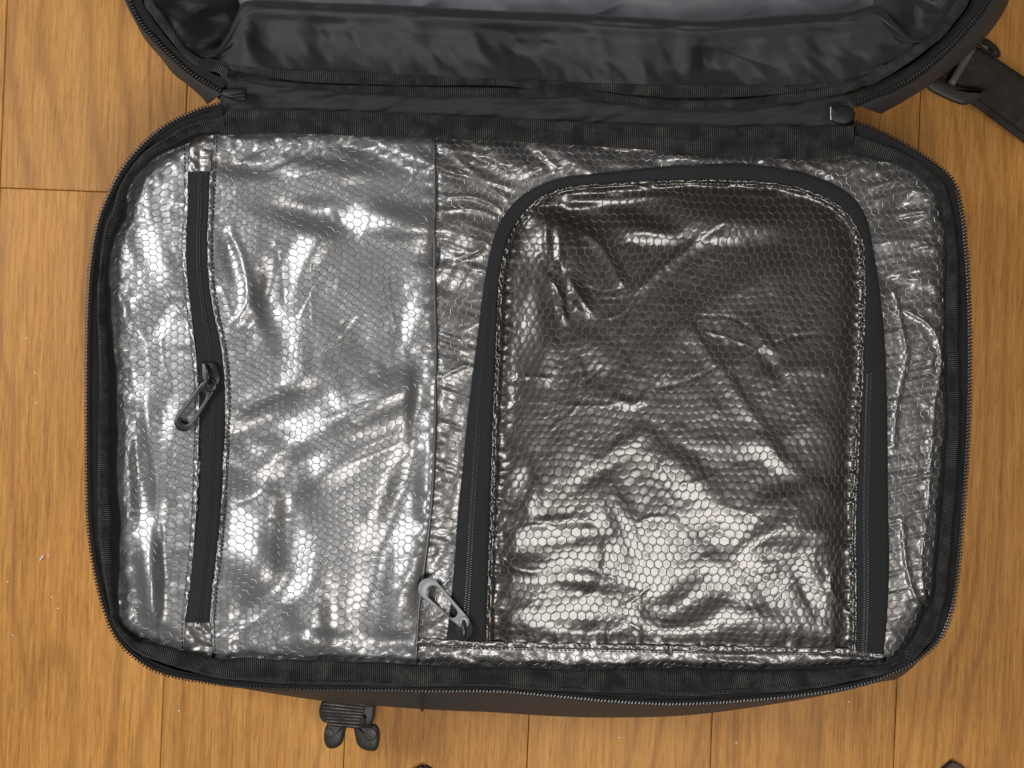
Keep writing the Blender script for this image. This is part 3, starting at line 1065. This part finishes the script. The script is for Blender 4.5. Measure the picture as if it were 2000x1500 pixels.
# slider and pull tab of the left zip (black)
zs = float(zbase(410, 735)) + .0020
sl = prism("zipper_slider", cr([(393, 712), (400, 707), (420, 708), (427, 722), (431, 735), (427, 750), (416, 757), (402, 755), (394, 742)], 5, True), zs, zs + .0024, M_GLOSSB, wide, bevel=.0008)
tube("slider_bridge", cr(np.array([tuple(P(404, 712, zs + .0022)), tuple(P(405, 722, zs + .0044)), tuple(P(407, 738, zs + .0044)), tuple(P(409, 750, zs + .0024))]), 6), .0009, M_GLOSSB, wide)
prism("pull_tab", stadium((404, 758), (359, 824), 16, 19, 44), zs + .0010, zs + .0030, M_GLOSSB, wide,
      hole=stadium((392, 776), (364, 817), 8.5, 10.5, 44), bevel=.0006)
prism("pull_ring", circle((410, 752), 14, 32), zs + .0024, zs + .0036, M_GLOSSB, wide, hole=circle((410, 752), 8, 32), bevel=.0005)

# ------------------------------------------------------------------ seam between wide pocket and rear panel
sm_l = SEAM + np.array([-3.6, 0])
sm_r = SEAM + np.array([3.6, 0])
zsm = smooth1(follow(SEAM, zbase, 0), 9)
M_SEAM = plain("seam_edge", (0.06, 0.062, 0.066), 0.35, 0.5)
ribbon("seam_binding", sm_l, sm_r, zsm + .0010, zsm + .0002, M_SEAM, wide, thick=.0012, dome=.0005, M=4)
stitches("seam_stitching", SEAM + np.array([1.5, 0]), lambda u, v: zbase(u, v) + .0012, wide, M_THREAD, pitch=7.5, length=5, wide=1.8)

# ------------------------------------------------------------------ U zip of the flap pocket
nU = len(U_OUT)
zo = smooth1(zbase(U_OUT[:, 0], U_OUT[:, 1]), 15)
zi = smooth1(zflap(U_IN[:, 0], U_IN[:, 1]), 15)
zm_ = np.max([np.maximum(zbase(*(U_OUT * (1 - q_) + U_IN * q_).T), zflap(*(U_OUT * (1 - q_) + U_IN * q_).T)) for q_ in (.2, .4, .6, .8)], axis=0)
ztop = np.maximum(np.maximum(zo, zi), smooth1(zm_, 9) - .0004)
ribbon("zipper_tape", U_OUT, U_IN, ztop + .0006, ztop + .0012, M_POCKTAPE, flap, thick=.0024, dome=.0007, M=10)
lenU = cumlen(uc)
fr = lenU / lenU[-1]
# chain is laid bare on the straight legs, and closed under the tape around the arch
wgt = np.where(np.arange(nU) < nU * .5, .44, .72)
chain = U_OUT * (1 - wgt[:, None]) + U_IN * wgt[:, None]
selL = (chain[:, 1] > 560) & (chain[:, 0] < 1200)
selR = (chain[:, 1] > 720) & (chain[:, 0] > 1200)
for sel in (selL, selR):
    zip_chain(flap, chain[sel], ztop[sel] + .0009, 4.6, 6.0, gap=3.2, high=.0006, lift=.0006)
# folded slit over the chain
for sel, wd in ((selL, 4.0), (selR, 3.0)):
    c_ = chain[sel]
    tt = tang(c_)
    nn = np.stack([-tt[:, 1], tt[:, 0]], -1)
    ribbon("chain_slit", c_ - nn * 0.8, c_ + nn * .8, ztop[sel] + .0023, ztop[sel] + .0023, M_THREAD, flap, thick=.0006, dome=.0001, M=2)
# piped film edge inside the tape
T = tang(U_IN)
N = np.stack([-T[:, 1], T[:, 0]], -1)
sgn = 1 if np.dot(N[nU // 4], np.array([1320, 800]) - U_IN[nU // 4]) > 0 else -1
N = N * sgn
zr = vnoise(lenU / 9, lenU * 0, 97) * .0004
prp = lambda u, v, s_: .0005 * vnoise(u / 5.5, v / 5.5, 94)
ei, zi2, N2 = resample(U_IN, 2.4), None, None
T2 = tang(ei)
N2 = np.stack([-T2[:, 1], T2[:, 0]], -1) * sgn
zi2 = smooth1(zflap(ei[:, 0], ei[:, 1]), 41)
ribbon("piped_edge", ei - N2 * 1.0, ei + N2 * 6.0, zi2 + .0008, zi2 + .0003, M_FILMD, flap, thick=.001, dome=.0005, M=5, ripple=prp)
stitches("stitching", U_IN + N * 9.5, lambda u, v: zflap(u, v) + .0002, flap, M_THREAD, pitch=8, length=5)
# bottom hem and its two stitch rows
hz_ = smooth1(zflap(HEM[:, 0], HEM[:, 1]), 9)
hr = lambda u, v, s: .0007 * vnoise(u / 7, v / 6, 98) + .0005 * vnoise(u / 22, v / 30, 99)
hem_ = resample(HEM, 2.5)
hzr = np.interp(hem_[:, 0], HEM[:, 0], hz_)
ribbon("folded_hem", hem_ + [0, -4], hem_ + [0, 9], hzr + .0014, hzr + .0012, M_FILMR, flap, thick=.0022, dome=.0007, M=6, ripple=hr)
stitches("stitching", HEM + [0, 11], lambda u, v: np.interp(u, HEM[:, 0], hz_) + .0016, flap, M_THREAD, pitch=8, length=6, wide=2.2)

# slider and grey pull tab of the flap zip
zs2 = float(np.interp(1232, U_OUT[:30, 1][::-1], ztop[:30][::-1])) + .0022
prism("zipper_slider", cr([(888, 1224), (895, 1213), (917, 1212), (925, 1225), (922, 1240), (912, 1249), (897, 1249), (889, 1238)], 5, True), zs2, zs2 + .0024, M_POCKTAPE, flap, bevel=.0008)
tube("slider_bridge", cr(np.array([tuple(P(905, 1249, zs2 + .0020)), tuple(P(905.5, 1240, zs2 + .0046)), tuple(P(906, 1226, zs2 + .0046)), tuple(P(906, 1212, zs2 + .0024))]), 6), .0013, M_PTEETH, flap)
prism("pull_tab", stadium((838, 1150), (905, 1214), 21.5, 12.5, 52), zs2 + .0016, zs2 + .0034, M_GREYP, flap,
      hole=stadium((846, 1157), (884, 1197), 13.0, 9.5, 52), bevel=.0005)
prism("pull_ring", circle((905, 1214), 11, 32), zs2 + .0030, zs2 + .0040, M_GREYP, flap, hole=circle((905, 1214), 7.6, 32), bevel=.0004)

# ------------------------------------------------------------------ lower tray: shell, tape, teeth, binding, lining
nO = len(O)
To = tang(O)
No = np.stack([-To[:, 1], To[:, 0]], -1)
if np.dot(No[nO // 2], np.array([1000, 700]) - O[nO // 2]) > 0:
    No = -No                                        # points out of the bag
bulge_u = [440, 480, 560, 650, 740, 828, 1000, 1100, 1200, 1320, 1400, 1500, 1580, 1680, 1720]
bulge_v = [1338, 1347, 1360, 1372, 1382, 1388, 1396, 1402, 1405, 1401, 1392, 1379, 1366, 1344, 1330]
is_bot = (idx > 19) & (idx < 31.5)
extra = np.where(is_bot, np.interp(O[:, 0], bulge_u, bulge_v) - O[:, 1], -5.0)
extra = smooth1(np.maximum(extra, -5), 11)
ex = np.maximum(extra, 0)
prof = [(-4.0, .0985, 0), (0, .0975, 0), (0.5, .093, .10), (0, .083, .45), (-1, .062, .97), (-3, .042, 1.0), (-8, .022, .9), (-16, .006, .7), (-26, .0005, .5), (-60, .0004, .4)]
rows, uvs = [], []
for off, z, k in prof:
    q = O + No * (np.minimum(extra, 0) + off + ex * k + (1.2 * vnoise(idx * .8, idx * 0 + z * 90, 17)))[:, None]
    rows.append(P(q[:, 0], q[:, 1], z))
shell_pts = np.stack(rows, 1)
shell = sheet("tray_shell", shell_pts, M_SHELL, pack)
bm_fix(shell)
shell["label"] = "matte black outer wall of the lower tray"
# panel seam across the bottom wall at u=828
k828 = int(np.argmin(np.abs(O[:, 0] - 828) + 1000 * (~is_bot)))
pth = shell_pts[k828, 1:8] + np.array([0, -.0006, .0002])
tube("panel_seam", pth, .0009, M_THREAD, shell, seg=6)

# tape, slightly rippled
fT = np.interp(idx, [0, 3, 14, 19, 31, 34, 47], [.55, .5, .48, .28, .36, .55, .6])
tpA = O - No * 2.0
tpB = O + (I - O) * fT[:, None]
rip = lambda u, v, s: .0005 * vnoise(u / 24, v / 24, 21)
tape = ribbon("zipper_tape", tpA, tpB, ZR + .0, ZR - .0018, M_TAPE, pack, thick=.0016, dome=.0004, M=6, ripple=rip)
tape["label"] = "black zip tape round the lower tray"


def rim_teeth(line, parent, z, skip=None, pitch=6.6, across=8.5):
    p = resample(line, pitch)
    T = tang(p)
    p = p + rng.normal(0, .25, p.shape)
    if skip is not None:
        ok = ~skip(p)
        p, T = p[ok], T[ok]
    boxes("zipper_teeth", P(p[:, 0], p[:, 1], z), px2w_dir(T), 3.6 * K, across * K, .0011, M_TEETH, parent, taper=.5, shear=.25)


rim_teeth(O - No * 3.0, tape, ZR + .0002)
# a fine cord edge that carries the teeth
ribbon("tape_edge", O - No * 9.5, O - No * 6.0, ZR + .0004, ZR + .0004, M_TAPE, tape, thick=.0012, dome=.0004, M=3)

# binding ribbon, wavy, lighter ribs
f0 = np.interp(idx, [0, 2, 8, 15, 18, 20, 25, 29, 31, 33, 35, 46, 47], [.45, .45, .44, .42, .34, .22, .20, .30, .22, .3, .42, .45, .45])
f1 = np.interp(idx, [0, 2, 8, 15, 18, 20, 25, 29, 31, 33, 35, 46, 47], [.96, .86, .78, .80, .96, 1.02, 1.02, .98, .94, .92, .84, .94, .98])
wv0 = vnoise(idx * 1.3, idx * 0, 22) * .06 + vnoise(idx * .5, idx * 0, 27) * .06
wv0 = wv0 + vnoise(idx * 1.0, idx * 0 + 5.5, 43) * .13 * np.exp(-((idx - 29.5) / 3.2) ** 2)
bA = O + (I - O) * (f0 + wv0)[:, None]
bB = O + (I - O) * (f1 + wv0 * .7)[:, None]
rip2 = lambda u, v, s: .0017 * vnoise(u / 40, v / 30, 23) + .0005 * vnoise(u / 12, v / 12, 24)
binding = ribbon("edge_binding", bA, bB, ZR + .0012, ZR - .0008, M_GROS, pack, thick=.002, dome=.0016, M=8, ripple=rip2)
binding["label"] = "wavy grosgrain ribbon binding the rim of the lower tray"
# inner lining strip between binding and film
lA = O + (I - O) * (f1 - .15)[:, None]
lB = I + (I - O) * .04
ribbon("side_lining", lA, lB, ZR - .0012, ZB + .0004, M_LINE, pack, thick=.003, dome=.0004, M=6, ripple=rip)
stitches("binding_stitching", O + (I - O) * (f0 + wv0 + .10)[:, None], lambda u, v: np.full(u.shape, ZR + .0019), binding, M_THREAD, pitch=9, length=6)

# ------------------------------------------------------------------ hinge between tray and lid
def lineu(pts, us):
    c = cr(pts, 12)
    return np.stack([us, np.interp(us, c[:, 0], c[:, 1])], -1)


us = np.linspace(430, 1668, 320)
BT = lineu([(430, 226), (490, 213), (600, 215), (700, 218), (850, 224), (1000, 231), (1200, 241), (1400, 246), (1600, 247), (1668, 243)], us)
TI = lineu([(430, 258), (500, 256), (600, 258), (700, 260), (850, 266), (1000, 272), (1100, 277), (1200, 283), (1300, 292), (1400, 299), (1500, 304), (1580, 306), (1668, 298)], us)
wob = vnoise(us / 70, us * 0, 25) * 1.6
hr2 = lambda u, v, s: .0019 * vnoise((u + v) / 62, v / 13, 26) + .0012 * vnoise((u + 2.4 * v) / 24, (v - .1 * u) / 11, 28)
hA = lineu([(430, 136), (600, 145), (850, 155), (1100, 160), (1300, 168), (1500, 166), (1668, 156)], us)
hinge = ribbon("hinge_panel", hA, BT + [0, 8], .0962, .0966, M_HINGE, pack, thick=.002, dome=.0016, M=22, ripple=hr2)
hinge["label"] = "dark grey cloth hinge between tray and lid"
mid = BT * .52 + TI * .48 + np.stack([us * 0, wob], -1)
rp3 = lambda u, v, s: .0010 * vnoise(u / 60, v / 16, 29) + .0005 * vnoise(u / 17, v / 9, 30)
hb = ribbon("hinge_binding", BT, mid + [0, 2], ZR + .0010, ZR + .0002, M_GROS, pack, thick=.002, dome=.0014, M=6, ripple=rp3)
ribbon("hinge_binding", mid, TI + [0, 5] + np.stack([us * 0, wob], -1), ZR + .0002, ZR - .0012, M_GROS, pack, thick=.002, dome=.0016, M=6, ripple=rp3)

# ------------------------------------------------------------------ lid: shell, tape, lining, binding
LID = [  # outer, teeth, lining edge
    (405, 205, 436, 180, 446, 132), (390, 187, 404, 162, 424, 124), (365, 165, 370, 140, 392, 110), (340, 145, 337, 111, 362, 90),
    (312, 112, 305, 78, 340, 62), (285, 80, 277, 46, 319, 27), (262, 40, 257, 8, 302, 0), (242, -2, 240, -40, 288, -50), (226, -60, 226, -110, 280, -120),
    (215, -160, 222, -200, 276, -220), (212, -420, 224, -420, 280, -420), (218, -600, 236, -600, 292, -590), (260, -760, 280, -745, 330, -715),
    (360, -830, 372, -808, 410, -780), (700, -850, 700, -830, 700, -795), (1100, -850, 1100, -830, 1100, -795), (1500, -850, 1500, -830, 1500, -795),
    (1800, -835, 1790, -812, 1760, -782), (1930, -760, 1910, -748, 1850, -715), (1985, -600, 1965, -600, 1900, -590), (1998, -420, 1975, -420, 1905, -420),
    (1995, -220, 1970, -220, 1900, -220), (1990, -110, 1962, -110, 1895, -120), (1982, -40, 1948, -40, 1884, -50), (1970, 2, 1926, 8, 1866, 0),
    (1950, 40, 1897, 46, 1845, 36), (1922, 75, 1855, 92, 1812, 72), (1873, 122, 1798, 142, 1766, 106), (1817, 165, 1745, 173, 1708, 136), (1768, 197, 1708, 187, 1668, 154),
    (1720, 223, 1670, 204, 1630, 164)]
LID = np.array(LID, float)
LO, LT, LI = cr(LID[:, :2], 10), cr(LID[:, 2:4], 10), cr(LID[:, 4:], 10)
li = np.arange(len(LO)) / 10
Tl = tang(LO)
Nl = np.stack([-Tl[:, 1], Tl[:, 0]], -1)
if np.dot(Nl[60], np.array([1100, -300]) - LO[60]) > 0:
    Nl = -Nl
rows = []
for w, z in ((0.12, .0985), (0.28, .0975), (.6, .090), (.9, .075), (1, .055), (.96, .035), (.9, .012), (.8, .001)):
    q = LT + (LO - LT) * w
    if z < .03:
        q = q - Nl * (0.03 - z) * 500
    rows.append(P(q[:, 0] + 1.2 * vnoise(li, li * 0 + z * 50, 18), q[:, 1], z))
lsh = sheet("lid_shell", np.stack(rows, 1), M_SHELL, pack)
bm_fix(lsh)
lsh["label"] = "matte black outer wall of the opened lid"
ltape = ribbon("zipper_tape", LT + Nl * 7, LT + (LI - LT) * .50, ZR, ZR - .001, M_TAPE, pack, thick=.0016, dome=.0005, M=6, ripple=rip)
ltape["label"] = "black zip tape round the lid"
rim_teeth(LT, ltape, ZR + .0006)
lw = (vnoise(li * 1.4, li * 0, 19) * .08)[:, None]
lbind = ribbon("edge_binding", LT + (LI - LT) * (.55 + lw), LT + (LI - LT) * (1.0 + lw), ZR + .0034, ZR + .0016, M_GROS, pack, thick=.002, dome=.0014, M=6, ripple=rip2)
lbind["label"] = "grosgrain ribbon binding the rim of the lid"

# bindings along the hinge side of the lid
us2 = np.linspace(400, 1725, 330)
LBa = lineu([(400, 112), (440, 120), (520, 131), (600, 136), (700, 139), (850, 147), (1000, 154), (1200, 161), (1400, 165), (1560, 163), (1640, 153), (1725, 124)], us2)
LBb = lineu([(400, 122), (440, 134), (520, 150), (600, 160), (700, 164), (850, 167), (950, 166), (1050, 170), (1150, 178), (1250, 186), (1400, 190), (1560, 184), (1640, 172), (1725, 138)], us2)
b1 = ribbon("lid_binding", LBa, LBb, ZR + .0010, ZR + .0006, M_GROS, pack, thick=.0022, dome=.0012, M=8, ripple=rp3)
sagA = lineu([(980, 156), (1060, 163), (1150, 175), (1250, 190), (1370, 197), (1480, 190), (1580, 176), (1660, 160), (1725, 134)], np.linspace(980, 1725, 180))
sagB = lineu([(980, 166), (1060, 178), (1150, 193), (1250, 208), (1370, 215), (1480, 208), (1580, 194), (1660, 178), (1725, 148)], np.linspace(980, 1725, 180))
ribbon("lid_binding", sagA, sagB, ZR + .0028, ZR + .0016, M_GROS, pack, thick=.002, dome=.0016, M=7, ripple=rp3)
lowA = lineu([(470, 150), (560, 160), (640, 165), (760, 168), (900, 170), (1050, 174), (1200, 184)], np.linspace(470, 1200, 180))
lowB = lineu([(470, 158), (560, 171), (640, 179), (760, 186), (900, 190), (1050, 191), (1200, 193)], np.linspace(470, 1200, 180))
ribbon("lid_binding", lowA, lowB, ZR + .0004, ZR - .0006, M_GROS, pack, thick=.002, dome=.0014, M=7, ripple=rp3)

# satin lining: hinge-side wall with its folded top edge
usw = np.linspace(402, 1800, 440)
bot = lineu([(402, 118), (440, 124), (520, 133), (600, 138), (700, 141), (850, 149), (1000, 156), (1200, 163), (1400, 167), (1560, 165), (1640, 155), (1700, 138), (1760, 106), (1800, 84)], usw)
top = lineu([(402, 114), (425, 98), (446, 66), (462, 30), (482, 5), (560, 4), (620, 8), (700, 10), (800, 14), (900, 20), (1000, 25), (1100, 28), (1200, 34), (1300, 40), (1390, 43), (1500, 34), (1570, 30),
             (1650, 25), (1700, 13), (1716, 14), (1740, 38), (1765, 66), (1785, 80), (1800, 80)], usw)
ns = 40
rows = []
for j in range(ns + 14):
    if j < ns:
        s = j / (ns - 1)
        q = bot * (1 - s) + top * s
        z = .1004 - .0035 * np.sin(np.pi * min(1, s * 1.6)) + .0035 * np.exp(-((s - .86) / .12) ** 2) - .001 * s
        amp = math.sin(math.pi * min(1, s + .08)) ** .8 if s < .92 else .45
        # hanging folds
        fold = .0040 * vnoise(usw / 95 + s * .55, s * 0.9 + usw * 0, 44) + .0017 * vnoise(usw / 36 + s * .8, s * 1.4 + usw * 0, 45)
        fold += -.0045 * np.exp(-((usw - (935 + 170 * (1 - s))) / (40 + 60 * s)) ** 2) * np.exp(-((s - .5) / .35) ** 2)
        fold += .0045 * np.exp(-((usw - (470 + 20 * s)) / 24) ** 2) - .003 * np.exp(-((usw - (600 + 40 * (1 - s))) / 26) ** 2)
        fold += .0007 * vnoise(usw / 14 + s, s * 5 + usw * 0, 52) * math.exp(-((s - .0) / .25) ** 2) + .0006 * vnoise(usw / 22 + 3 * s, s * 6 + usw / 60, 53)
        fold += -.005 * np.exp(-((usw - 1372) / 16) ** 2) * (s < .75) * math.sin(math.pi * min(1, s / .75))
        z = z + fold * amp
    else:
        t = (j - ns + 1) / 14
        s = 1
        q = top + np.array([0, -7 * math.sin(min(1, t * 1.6) * math.pi / 2)]) + np.array([0, 16 * t * t])
        z = .1004 - .001 + .0035 * math.exp(-(.14 / .12) ** 2) - .030 * t ** 1.3 + fold * amp * (1 - t)
    rows.append(P(q[:, 0], q[:, 1], z))
lin = sheet("lid_lining", np.stack(rows, 1), M_SATIN, pack)
bm_fix(lin)
lin["label"] = "glossy black satin lining folded along the hinge side of the lid"
# lining of the other lid walls: from the rim down to the back panel
cen = np.array([1080, -330.])
inn = LI + (cen - LI) / np.hypot(*(cen - LI).T)[:, None] * np.interp(li, [0, 3, 6, 20, 25, 30], [60, 130, 160, 170, 150, 70])[:, None]
rows = []
for s in np.linspace(0, 1, 30):
    q = LI * (1 - s) + inn * s
    z = .0990 - .034 * s ** 1.2
    z = z + (.0085 * vnoise(li * .9 + s * 1.5, li * 0 + s * 2.0, 46) + .0034 * vnoise(li * 2.3 + s, li * 0 + s * 3, 47)) * math.sin(math.pi * min(1, s + .03))
    rows.append(P(q[:, 0], q[:, 1], z))
wl = sheet("lid_side_lining", np.stack(rows, 1), M_SATIN, pack)
bm_fix(wl)
# wrinkled grey back panel in the lid
uu, vv = np.meshgrid(np.linspace(300, 1890, 330), np.linspace(-800, 70, 190))
zz = .066 + .0045 * vnoise(uu / 210 + vv / 300, vv / 90, 48) - .0030 * np.abs(vnoise((uu + 1.8 * vv) / 90, (vv - uu * .2) / 70, 49)) + .0003 * vnoise(uu / 26, vv / 26, 50)
gp = sheet("lid_back_panel", P(uu, vv, zz), M_GREYL, pack)
if gp.data.polygons[0].normal.z < 0:
    gp.data.flip_normals()
gp["label"] = "shiny dark grey wrinkled lining inside the lid"
# crooked stitch line on the satin at the right
zl = lambda u, v: np.full(np.shape(u), .0975)
stitches("lining_stitching", cr([(1392, 92), (1440, 110), (1500, 130), (1560, 150), (1590, 158)], 8), lambda u, v: np.full(u.shape, .0985), lin, M_THREAD, pitch=7, length=5, wide=2.4)

# main zip ends: two sliders
zt = ZR + .0026
M_SLIDER = plain('slider_black', (0.012, 0.0115, 0.011), 0.5, 0.3)
s1 = prism("zipper_slider", cr([(431, 182), (437, 175), (455, 172), (472, 173), (481, 176), (481, 196), (466, 197), (450, 193), (436, 189)], 5, True), zt, zt + .0040, M_SLIDER, pack, bevel=.0012)
s1["label"] = "black zip slider at the left end of the hinge"
tube("slider_bridge", P(np.linspace(450, 479, 8), np.linspace(189, 186, 8), zt + .0042), .0010, M_GLOSSB, s1)
s2 = prism("zipper_slider", cr([(1622, 212), (1625, 206), (1645, 206), (1660, 209), (1670, 222), (1664, 236), (1650, 243), (1628, 238), (1622, 230)], 5, True), zt, zt + .0036, M_SLIDER, pack, bevel=.0012)
s2["label"] = "dark grey zip slider at the right end of the hinge"
M_RIMHL = plain("painted_highlight", (0.45, 0.45, 0.44), 0.3, 0.6)  # pale colour for the highlight painted along the slider's left edge
tube("slider_highlight", P(np.full(6, 1623.0), np.linspace(209, 234, 6), zt + .0028), .00045, M_RIMHL, s2)

M_GREYB = plain('worn_bar', (0.085, 0.08, 0.075), 0.5, 0.4)
# ------------------------------------------------------------------ shoulder strap and adjuster at the right
n = 40
c_ = cr([(1866, 118), (1898, 134), (1938, 160), (1978, 188), (2030, 226), (2100, 276), (2180, 332)], 10)
zc_ = np.interp(np.arange(len(c_)), [0, 12, 30, 60], [.036, .034, .024, .004])
T = tang(c_)
N = np.stack([-T[:, 1], T[:, 0]], -1)
wd = np.interp(np.arange(len(c_)), [0, 20, 60], [42, 43, 46])
strap = ribbon("shoulder_strap", c_ - N * wd[:, None], c_ + N * wd[:, None], zc_ + .003, zc_ + .003, M_WEB, pack, thick=.002, dome=.0006, M=8)
strap["label"] = "brownish black ribbed webbing strap running off to the right"
c2 = c_ + np.array([-6, 16])
ribbon("lower_webbing", c2 - N * wd[:, None], c2 + N * wd[:, None], zc_ - .005, zc_ - .005, M_WEB, strap, thick=.002, dome=.0004, M=6)
prism("adjuster_end", cr([(1905, 82), (1914, 73), (1931, 77), (1947, 90), (1955, 104), (1949, 113), (1934, 107), (1916, 96)], 5, True), .034, .0475, M_PLAST, strap, bevel=.003)
prism("adjuster_plate", cr([(1802, 156), (1814, 146), (1835, 153), (1858, 163), (1885, 172), (1912, 174), (1928, 179), (1910, 194), (1885, 205), (1865, 201), (1838, 189), (1812, 174)], 4, True), .034, .0465, M_PLAST, strap, bevel=.002)
tube("adjuster_bar", P(np.linspace(1857, 1899, 10), np.linspace(165, 93, 10), np.full(10, .0470)), .0023, M_GREYB, strap)
ribbon("anchor_webbing", np.array([(1815., 130), (1835, 143), (1862, 166)]), np.array([(1868., 62), (1880, 75), (1903, 96)]), [.05, .044, .040], [.05, .044, .040], M_TAPE, strap, thick=.002, dome=.0005, M=6)

# ------------------------------------------------------------------ strap clip at the bottom
clip = prism("strap_clip", cr([(632, 1366), (650, 1362), (700, 1368), (731, 1376), (733, 1392), (728, 1412), (715, 1420), (690, 1416), (650, 1412), (630, 1409), (623, 1388)], 5, True), .030, .040, M_PLAST, pack, bevel=.002)
clip["label"] = "dark plastic strap clip sticking out under the bottom wall"
prism("prong", cr([(641, 1412), (662, 1412), (676, 1416), (673, 1436), (668, 1452), (655, 1461), (641, 1461), (634, 1450), (633, 1432)], 5, True), .030, .0385, M_PLAST, clip, bevel=.0025)
prism("prong", cr([(692, 1414), (716, 1414), (733, 1414), (741, 1424), (742, 1445), (737, 1462), (728, 1467), (710, 1464), (698, 1454), (694, 1438)], 5, True), .030, .0385, M_PLAST, clip, bevel=.0025)
prism("prong_button", circle((723, 1434), 13, 28), .0385, .0392, M_PLAST, clip, bevel=.0006)
prism("prong_button", circle((643, 1432), 9, 28), .0385, .0390, M_PLAST, clip, bevel=.0004)
wa = cr([(633, 1366), (630, 1380), (629, 1395), (637, 1408), (640, 1417)], 8)
wb_ = cr([(714, 1376), (712, 1388), (709, 1400), (706, 1412), (704, 1424)], 8)
zw = np.interp(np.linspace(0, 1, len(wa)), [0, .3, .8, 1], [.0465, .046, .0435, .039])
wl2 = ribbon("webbing_loop", wa, wb_, zw, zw, M_WEB2, clip, thick=.0022, dome=.0006, M=8)
tube("webbing_roll", P(np.array([706, 707, 708.5]), np.array([1414, 1408, 1400]), np.array([.0415, .0425, .043])), .0022, M_WEB, clip)

# ------------------------------------------------------------------ toes of the photographer's footwear at the very bottom edge
M_SHOE = fabric("dark_felt", (0.10, 0.075, 0.055), 0.95, 0.05, None, sheen=.2)


def slipper(u, v, w, length, label, turn):
    root = empty("slipper", tuple(P(u, v + 160, 0)), label, "slipper", "footwear at the bottom edge")
    n, m = 26, 20
    t = np.linspace(0, 1, n)
    wid = w * np.sqrt(np.clip(1 - (1 - np.minimum(t / .38, 1)) ** 2.2, 0.001, 1)) * (1 - .18 * t)
    hgt = np.interp(t, [0, .05, .2, .5, .9, 1], [.006, .020, .034, .052, .058, .050])
    a = np.linspace(0, np.pi, m)
    V = []
    base = P(u, v, 0)
    for i in range(n):
        y = base[1] - t[i] * length
        x = base[0] + turn * t[i] * length
        V.append(np.stack([x + np.cos(a) * wid[i], np.full(m, y), np.sin(a) ** .7 * hgt[i] + .0006], -1))
    V = np.stack(V) - np.array(root.location)
    ob = sheet("upper", V, M_SHOE, root)
    bm_fix(ob)
    so = V.copy()
    so[..., 2] = np.minimum(so[..., 2], .004 - root.location.z)
    so[..., :2] *= 1.0
    sole = sheet("sole", so * np.array([1.03, 1.0, 1]), M_LINE, root)
    bm_fix(sole)
    return root


slipper(828, 1492, .040, .26, "dark rounded shoe tip at the bottom edge right of the strap clip", -.06)
slipper(1858, 1484, .030, .26, "dark rounded shoe tip at the bottom edge below the bag's right corner", .10)

# ------------------------------------------------------------------ lint and specks on the floor
M_LINT = plain("lint", (0.75, 0.72, 0.68), 0.8, 0.2)
lint = tube("lint", P(np.array([77, 80, 81.5, 84, 85]), np.array([1094, 1092, 1088, 1087, 1083]), np.array([.0006, .001, .0012, .001, .0006])), .00035, M_LINT)
lint["label"] = "tiny curled white lint fibre on the floor left of the bag"
lint["category"] = "lint"
sp = np.array([(16, 1136), (101, 1166), (114, 1188), (25, 1240), (53, 660), (72, 787), (69, 728), (1657, 1370), (1438, 1450), (95, 1085), (350, 1388), (1210, 1440)], float)
q = P(sp[:, 0], sp[:, 1], .0001)
ang_ = rng.uniform(0, 3, len(sp))
dust = boxes("dust_specks", q, np.stack([np.cos(ang_), np.sin(ang_)], -1), .0010, .0007, .0005, M_LINT, None, "stuff")
